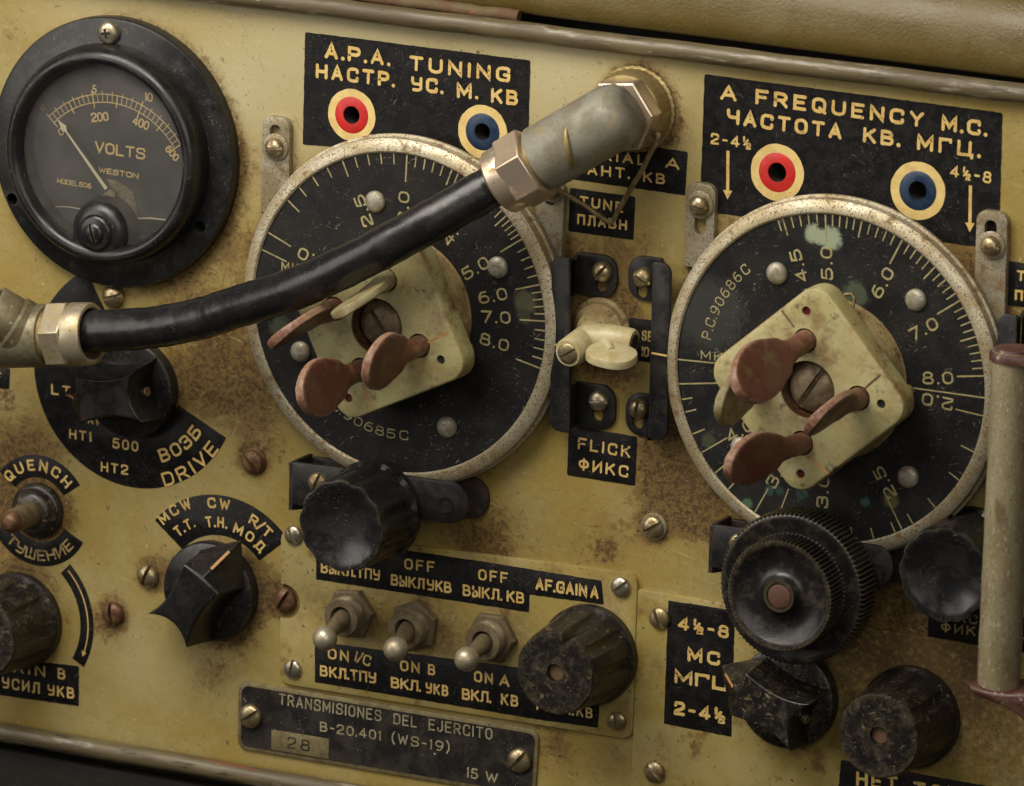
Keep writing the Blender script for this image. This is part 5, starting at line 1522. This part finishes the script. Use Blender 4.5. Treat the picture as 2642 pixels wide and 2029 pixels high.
# ================================================================== TOGGLES
def toggle(label_text, face, ball, rot):
    fx, fy = face[0] + 8 * 4.12, face[1] - 8 * 1.88
    o = at(fx, fy, 1.3)
    t = thing('toggle_switch', label_text, 'switch', o, 0, 'ball tipped toggle switches')
    m2 = MB(); m2.M = Matrix.Rotation(rot, 4, 'Z')
    m2.lathe([(7.6, 0), (7.6, 2.0), (7.1, 2.7), (5.5, 2.7)], 6); m2.build('hex_nut', 'toggle', t, sharp=20)
    pr = [(5.5, 2.5)]
    for i in range(5): pr += [(5.5, 2.9 + i * .75), (5.15, 3.25 + i * .75)]
    pr += [(5.45, 6.6), (5.2, 7.0), (3.3, 7.0), (3.1, 6.7), (3.1, 3.0), (0, 3.0)]
    MB().lathe(pr, 40).build('bushing', 'toggle', t, sharp=50)
    b = at(*ball, 19.0) - o; a = Vector((0, 0, 4.0))
    d = (b - a)
    m2 = MB(); m2.tube([a, a + d * .2, a + d * .45, a + d * .75, b], [2.75, 2.65, 2.3, 1.75, 1.6], 20); lv = m2.build('lever', 'toggle', t)
    m2 = MB(); m2.M = frame(b, d); m2.lathe([(0, -3.5)] + [(3.5 * math.cos(x), 3.5 * math.sin(x)) for x in [-PI / 2 + PI * i / 14 for i in range(1, 14)]] + [(0, 3.5)], 28)
    m2.build('ball_tip', 'toggle_ball', lv)
toggle('ball tipped toggle switch left of the three, set to ON I/C', (875.6, 1595.8), (838.4, 1648), .12)
toggle('ball tipped toggle switch in the middle of the three, set to ON B', (1040.8, 1627), (1021.4, 1674.6), .40)
toggle('ball tipped toggle switch beside the AF.GAIN knob, set to ON A', (1240.2, 1658.3), (1204.5, 1701.4), .02)
o = at(100.5, 1316, 0)
t = thing('toggle_switch', 'brown knurled toggle with rounded tip between QUENCH and УШЕНИЕ', 'switch', o)
MB().lathe([(8.1, 0), (8.1, 1.4), (7.5, 2.3), (6.9, 2.6), (6.6, 3.6), (5.9, 5.0), (4.7, 5.7), (3.4, 5.9), (3.2, 5.2), (0, 5.0)], 48).build('collar', 'bakelite_dirty', t)
b = at(26, 1349, 19.5) - o
def kn(a, i): return 1 + .02 * math.cos(22 * a)
m2 = MB(); m2.tube([(0, 0, 4), b * .35 + Vector((0, 0, 2.0)), b * .93], [3.7, 3.6, 3.3], 24); lv = m2.build('knurled_lever', 'toggle', t)
m2 = MB(); m2.M = frame(b * .91, b); m2.lathe([(3.0, 0), (3.25, .5), (3.05, 1.6), (2.4, 2.9), (1.3, 3.5), (0, 3.7)], 26); m2.build('tip', 'screw_brown', lv)

# ================================================================== LEVER SWITCH BETWEEN THE DIALS
def lever_bracket(label_text, strip, rnd, ears, screws, mark, rside):
    P = [at(x, y, 8) for x, y in strip]; c = sum(P, Vector()) / 4; c.z = 0
    t = thing('lever_bracket', label_text, 'bracket', c, 0, 'black enamel brackets beside the lever')
    loc = lambda L, w: [Vector((at(x, y, w).x - c.x, at(x, y, w).y - c.y)) for x, y in L]
    def ccw(q): return q if area2(q) > 0 else q[::-1]
    poly = loc(strip, 8.0)
    rad = rnd[:]
    if area2(poly) < 0: poly = poly[::-1]; rad = rad[::-1]
    MB().prism(round_poly(poly, rad, 7), 6.9, 8.0, bevel=.3, back=True).build('guard_strip', 'bracket_black', t)
    for (e, er), (sx, sy, sa2, mt) in zip(ears, screws):
        q = loc(e, 1.2); r_ = er[:]
        if area2(q) < 0: q = q[::-1]; r_ = r_[::-1]
        s = on(c, 1.2)(sx, sy)
        MB().prism(round_poly(q, r_, 6), .02, 1.2, [slot_outline(s.x + .1, s.y - 2.2, 1.6, 1.8, PI / 2)], bevel=.3).build('ear', 'bracket_black', t)
        ys = [p.y for p in q]
        ex = max(p.x for p in poly) if rside else min(p.x for p in poly)
        xw = (max(p.x for p in poly) - .8) if rside else (min(p.x for p in poly) + .6)
        x_ear = min(p.x for p in q) if rside else max(p.x for p in q)
        m2 = MB(); y0, y1 = min(ys) + .8, max(ys) - .8
        xa, xb = (xw - .5, xw + .6)
        m2.add([(xa, y0, 7.2), (xb, y0, 7.2), (xb, y1, 7.2), (xa, y1, 7.2), (x_ear - .3 if rside else x_ear - .6, y0, .3), (x_ear + .6 if rside else x_ear + .3, y0, .3), (x_ear + .6 if rside else x_ear + .3, y1, .3), (x_ear - .3 if rside else x_ear - .6, y1, .3)],
               [(0, 1, 5, 4), (1, 2, 6, 5), (2, 3, 7, 6), (3, 0, 4, 7)]); m2.build('web', 'bracket_black', t)
        q2 = on(c, 2.4)(sx, sy)
        m2 = MB(); screw_mesh(m2, 2.85, sa2, h=2.6, w=1.25, c=q2); m2.build('screw', mt, t)
    if mark:
        m2 = MB(); f8 = on(c, 8.0); m2.ribbon([f8(*mark[0]), f8(*mark[1])], .55, 8.05, cap=False); m2.build('index_line', 'letters', t)
    return t, c
lb, lbc = lever_bracket('black bracket left of the cream lever, next to the left dial', [(1423, 660), (1471, 666), (1469, 1119), (1417, 1111)], [4, .6, .6, 4],
    [([(1486, 650), (1592, 664), (1591, 772), (1484, 760)], [.6, 4.5, 4.5, .6]), ([(1484, 985), (1587, 999), (1586, 1114), (1482, 1104)], [.6, 4.5, 4.5, .6])],
    [(1551, 703, math.radians(52), 'screw'), (1542.5, 1036, math.radians(2), 'screw_steel')], ((1418, 887.5), (1437, 890)), True)
lever_bracket('black bracket right of the cream lever, next to the right dial', [(1683, 676), (1730, 683), (1720, 1140), (1671, 1132)], [.6, 5, 5, .6],
    [([(1621, 657), (1708, 668), (1706, 782), (1619, 772)], [4.5, .6, .6, 4.5]), ([(1614, 1010), (1692, 1021), (1688, 1130), (1612, 1120)], [4.5, .6, .6, 4.5])],
    [(1656, 718, math.radians(-28), 'screw'), (1646, 1056, math.radians(84), 'screw')], ((1681, 911), (1721, 918.5)), False)
cp = copy_tree(lb); cp['label'] = 'black bracket at the right picture edge behind the top of the handle'
place(cp, lbc + (at(2640, 850, 8) - at(1486, 700, 8)))

o = at(1554, 846, 0)
t = thing('lever_switch', 'cream painted lever switch with slotted brass screw between black brackets', 'switch', o)
MB().lathe([(8.6, 0), (8.6, 1.0), (7.6, 1.6), (7.2, 3.0), (5.9, 3.8), (5.0, 6), (0, 6)], 48).build('bushing', 'boss_paint', t)
L = lambda x, y, w: at(x, y, w) - o
p_boss, p_root = L(1464.6, 912.5, 20), L(1528, 872, 5.5)
m2 = MB()
m2.tube([p_root, p_root.lerp(p_boss, .3), p_root.lerp(p_boss, .94), p_boss], [4.6, 4.5, 4.1, 3.6], 26)
m2.tube([L(1515, 875, 9.5), L(1575, 872, 9.5), L(1628, 881, 9.5), L(1636, 883, 9.5)], [4.2, 3.9, 3.6, 3.3], 26)
body = m2.build('lever_body', 'cream_bright', t)
ax = (p_boss - p_root).normalized()
m2 = MB(); m2.M = frame(p_boss - ax * .3, ax, (1, .5, 0)); screw_mesh(m2, 2.9, math.radians(8), h=1.2, slot=.13, w=0, flat=True); m2.build('brass_screw', 'screw', t)
dx = (L(1636, 883, 9.5) - L(1575, 872, 9.5)).normalized()
m2 = MB(); m2.cyl(L(1635, 883, 9.5), dx, 2.1, 2.1, .5, 22); m2.build('bore', 'hole', body)
pc = L(1578, 917, 18)
m2 = MB(); m2.M = frame(pc, (.10, .97, .20), (1, 0, 0))
ell = []
for i in range(40):
    a = 2 * PI * i / 40
    ell.append((7.0 * math.copysign(abs(math.cos(a)) ** .85, math.cos(a)), 6.0 * math.copysign(abs(math.sin(a)) ** .85, math.sin(a))))
m2.prism(ell, -1.15, 1.15, bevel=.5, back=True)
m2.M = None
m2.tube([L(1545, 877, 8.5), L(1565, 895, 13), L(1577, 912, 17)], [3.2, 2.6, 1.8], 16, flat=.7)
m2.build('finger_paddle', 'cream_bright', t)

# ================================================================== CABLE AND PLUGS
cable = thing('coaxial_cable', 'thick black cable with elbow plugs running across the left dial', 'cable', at(800, 740, 30))
co = at(800, 740, 30)
def P3(x, y, w): return at(x, y, w) - co
ctrl = [((215, 856), 27), ((277.7, 853), 27), ((398.5, 845), 28), ((519, 822), 30), ((600, 796), 32), ((761, 745), 36), ((921, 673), 37), ((1082, 588), 34), ((1243, 497), 27), ((1300, 464), 25)]
pts = [P3(*p, w) for p, w in ctrl]
def catmull(P, k=8):
    out = []
    for i in range(len(P) - 1):
        a, b, c, d = P[max(i - 1, 0)], P[i], P[i + 1], P[min(i + 2, len(P) - 1)]
        for j in range(k):
            t_ = j / k
            out.append(.5 * ((2 * b) + (c - a) * t_ + (2 * a - 5 * b + 4 * c - d) * t_ ** 2 + (3 * b - a - 3 * c + d) * t_ ** 3))
    return out + [P[-1]]
m2 = MB(); cpth = catmull(pts, 10)
m2.tube(cpth, [5.85 + .07 * math.sin(i * .9) + .06 * math.sin(i * 2.3) for i in range(len(cpth))], 36); m2.build('sheath', 'rubber', cable)

def hex_sec(mb, o, z, r, h, xh, ch=.7):
    old = mb.M; mb.M = frame(o, z, xh)
    mb.lathe([(0, 0), (r - ch, 0), (r, ch * .5), (r, h - ch * .5), (r - ch, h), (0, h)], 6); mb.M = old
# right elbow
K, E = P3(1566, 312.4, 20), P3(1277, 479, 25)
d = (E - K).normalized(); Ln = (E - K).length
body_end = P3(1392, 412.6, 23.5)
m2 = MB()
Lb = (body_end - K).length
path = [K - d * 8.4, K - d * 7.9, K - d * 6.4, K - d * 4.2, K - d * 2, K + d * 3, K + d * (Lb - .6), K + d * Lb]
m2.tube(path, [5.0, 6.2, 7.9, 8.8, 9.2, 9.2, 9.2, 8.8], 40)
m2.lathe([(9.0, 0)], 3) if False else None
m2.cyl(K + Vector((0, 0, -7.5)), (0, 0, 1), 7.6, 7.6, 7.5, 40)
el = m2.build('elbow_body', 'zinc', cable, sharp=45)
nr = K + d * (Lb * .48); side = d.cross(Vector((.18, .28, 1))).normalized()
gp = []
for i in range(9):
    a = math.radians(-34 + 68 * i / 8)
    up = Vector((.30, -.10, 1)); up = (up - d * up.dot(d)).normalized(); sd = d.cross(up)
    gp.append(nr + d * (-2.4 * (i - 4) / 4) + up * (9.12 * math.cos(a)) + sd * (9.12 * math.sin(a)))
m3 = MB(); m3.tube(gp, [.3, .75, .95, 1.05, 1.05, 1.05, .95, .75, .3], 10); m3.build('groove', 'brass_ring', el)
m2 = MB(); m2.cyl(K + d * (Lb - .2), d, 7.6, 7.6, 1.8, 36); m2.build('neck', 'brass_ring', cable)
m2 = MB(); hex_sec(m2, K + d * (Lb + 1.1), d, 10.6, 8.2, (0.1, .45, 1)); m2.build('gland_nut', 'bronze', cable, sharp=18, bevel=.3)
m2 = MB(); m2.M = frame(K + d * (Lb + 8.9), d); m2.lathe([(9.3, -.3), (9.4, .3), (9.3, 4.2), (8.8, 4.8), (7.2, 5.0), (6.6, 4.6), (6.4, 1.0), (0, 1.0)], 48); m2.build('end_ring', 'bronze', cable)
m2 = MB(); hex_sec(m2, K + Vector((0, 0, -13.0)), (0, 0, 1), 10.6, 6.2, (1, .12, 0)); m2.build('coupling_nut', 'bronze', cable, sharp=18, bevel=.3)
# left elbow
A, B = P3(20, 868, 27), P3(246, 862, 27)
d2 = (B - A).normalized()
m2 = MB(); m2.tube([A - d2 * 14, A - d2 * 4, P3(122, 866, 27), P3(126, 866, 27)], [9.0, 9.0, 8.9, 8.5], 36); eb = m2.build('elbow_body', 'olive_metal', cable, sharp=45)
m2 = MB(); m2.cyl(P3(125, 866, 27), d2, 7.7, 7.7, 2.6, 32); m2.build('neck', 'brass_ring', cable)
m2 = MB(); hex_sec(m2, P3(139, 865, 27), d2, 10.0, 7.0, (0, .25, 1)); m2.build('gland_nut', 'nickel', cable, sharp=18, bevel=.3)
m2 = MB(); m2.M = frame(P3(193, 863.5, 27), d2); m2.lathe([(9.0, -.3), (9.0, .4), (8.9, 5.2), (8.5, 5.8), (7.7, 5.9), (7.2, 5.5), (7.1, 1), (0, 1)], 48); m2.build('end_ring', 'nickel', cable)
cd = Vector((-.72, .50, .42)).normalized(); cb = P3(28, 832, 30)
m2 = MB(); m2.M = frame(cb - cd * 6, cd)
m2.lathe([(8.4, 0), (8.3, 5.2), (7.6, 6.0), (7.6, 12.4), (7.2, 12.9), (6.6, 12.9), (6.3, 12.4), (6.2, 10.2), (0, 10.2)], 44); m2.build('screw_cap', 'olive_metal', eb, sharp=40)
m2 = MB(); m2.M = frame(cb + cd * 4.1, cd); m2.lathe([(3.2, 0), (3.2, 1.4), (2.4, 1.8), (0, 1.8)], 24); m2.build('red_terminal', 'red_paint', eb)

# socket collar and wire clip
o = at(1640, 281, 0)
t = thing('aerial_socket', 'round dirty brass socket collar behind the right elbow plug with wire clip', 'socket', o)
def scl(a, i): return 1 + (.012 * math.cos(34 * a) if 1 <= i <= 3 else 0)
MB().lathe([(11.9, 0), (11.9, .7), (11.2, 1.1), (11.0, 5.6), (10.3, 6.9), (9, 7.3), (0, 7.3)], 96, scl).build('collar', 'brass_ring', t)
q = lambda x, y, w: at(x, y, w) - o
wp = [q(1683, 352, 5), q(1694, 346, 8), q(1699, 349, 8.5), q(1694, 366, 8), q(1650, 450, 6), q(1600, 535, 4), q(1584, 566, 3.4), q(1575, 573, 3.2), q(1560, 567, 3.6), q(1500, 525, 6), q(1434, 487, 10), q(1410, 460, 13)]
m2 = MB(); m2.tube([p + Vector((.12 * math.sin(i * 1.7), .12 * math.cos(i * 2.3), 0)) for i, p in enumerate(catmull(wp, 4))], .72, 12); m2.build('wire_clip', 'wire', t)

# ================================================================== UPRIGHT HANDLE AT THE RIGHT
ho = at(2595, 1350, 40)
t = thing('upright_handle', 'worn upright metal guard handle with red painted ends at the right edge', 'handle', ho)
q = lambda x, y, w=40: at(x, y, w) - ho
T0, T1 = q(2617, 905), q(2575, 1790)
ax = (T1 - T0)
m2 = MB()
pth = [T0.lerp(T1, i / 24) for i in range(25)]
m2.tube(pth, [5.7 + .06 * math.sin(i * 1.3) + .05 * math.sin(i * 2.9) for i in range(25)], 36); m2.build('bar', 'handle_paint', t)
up = -ax.normalized()
m2 = MB(); m2.M = frame(T0 - up * 1.4, up, (1, 0, -.4))
ov = [(9.5 * math.cos(2 * PI * i / 40) + 3.0, 7.4 * math.sin(2 * PI * i / 40)) for i in range(40)]
m2.prism(ov, -1.0, 1.2, bevel=.5, back=True); m2.build('top_flange', 'red_paint', t)
m2 = MB(); m2.M = frame(T0 + up * -.3, up); m2.lathe([(5.6, 0), (5.2, 1.0), (2, 1.5), (0, 1.0)], 28); m2.build('peened_end', 'red_paint', t)
m2 = MB()
top_ = [(2497, 1766), (2530, 1779), (2560, 1787), (2600, 1791), (2640, 1790), (2690, 1800), (2740, 1830)]
bot_ = [(2740, 1960), (2700, 1925), (2660, 1884), (2625, 1848), (2590, 1824), (2550, 1811), (2512, 1795), (2500, 1782)]
f47 = on(ho, 47)
outl = [f47(*p) for p in top_ + bot_]
if area2(outl) < 0: outl = outl[::-1]
m2.prism(outl, 31 - 40, 47 - 40, bevel=.9, back=True)
m2.build('foot', 'red_paint', t, sharp=40)
m2 = MB(); m2.M = frame(q(2575, 1786), up); m2.lathe([(6.6, 0), (6.3, .8), (5.7, 1.5)], 32); m2.build('weld_collar', 'handle_paint', t)
m2 = MB(); m2.tube([q(2720, 1860, 40), q(2745, 1845, 20), q(2770, 1840, 0)], [8, 8, 8], 20); m2.build('foot_arm', 'red_paint', t)
m2 = MB()
tp = [T0 - up * 2.0 + Vector((1 + 4 * s, -1.0, -40 * s)) for s in [i / 8 for i in range(9)]]
m2.tube(tp, 4.6, 20, flat=.35, up=(0, 1, 0)); m2.build('top_arm', 'red_paint', t)
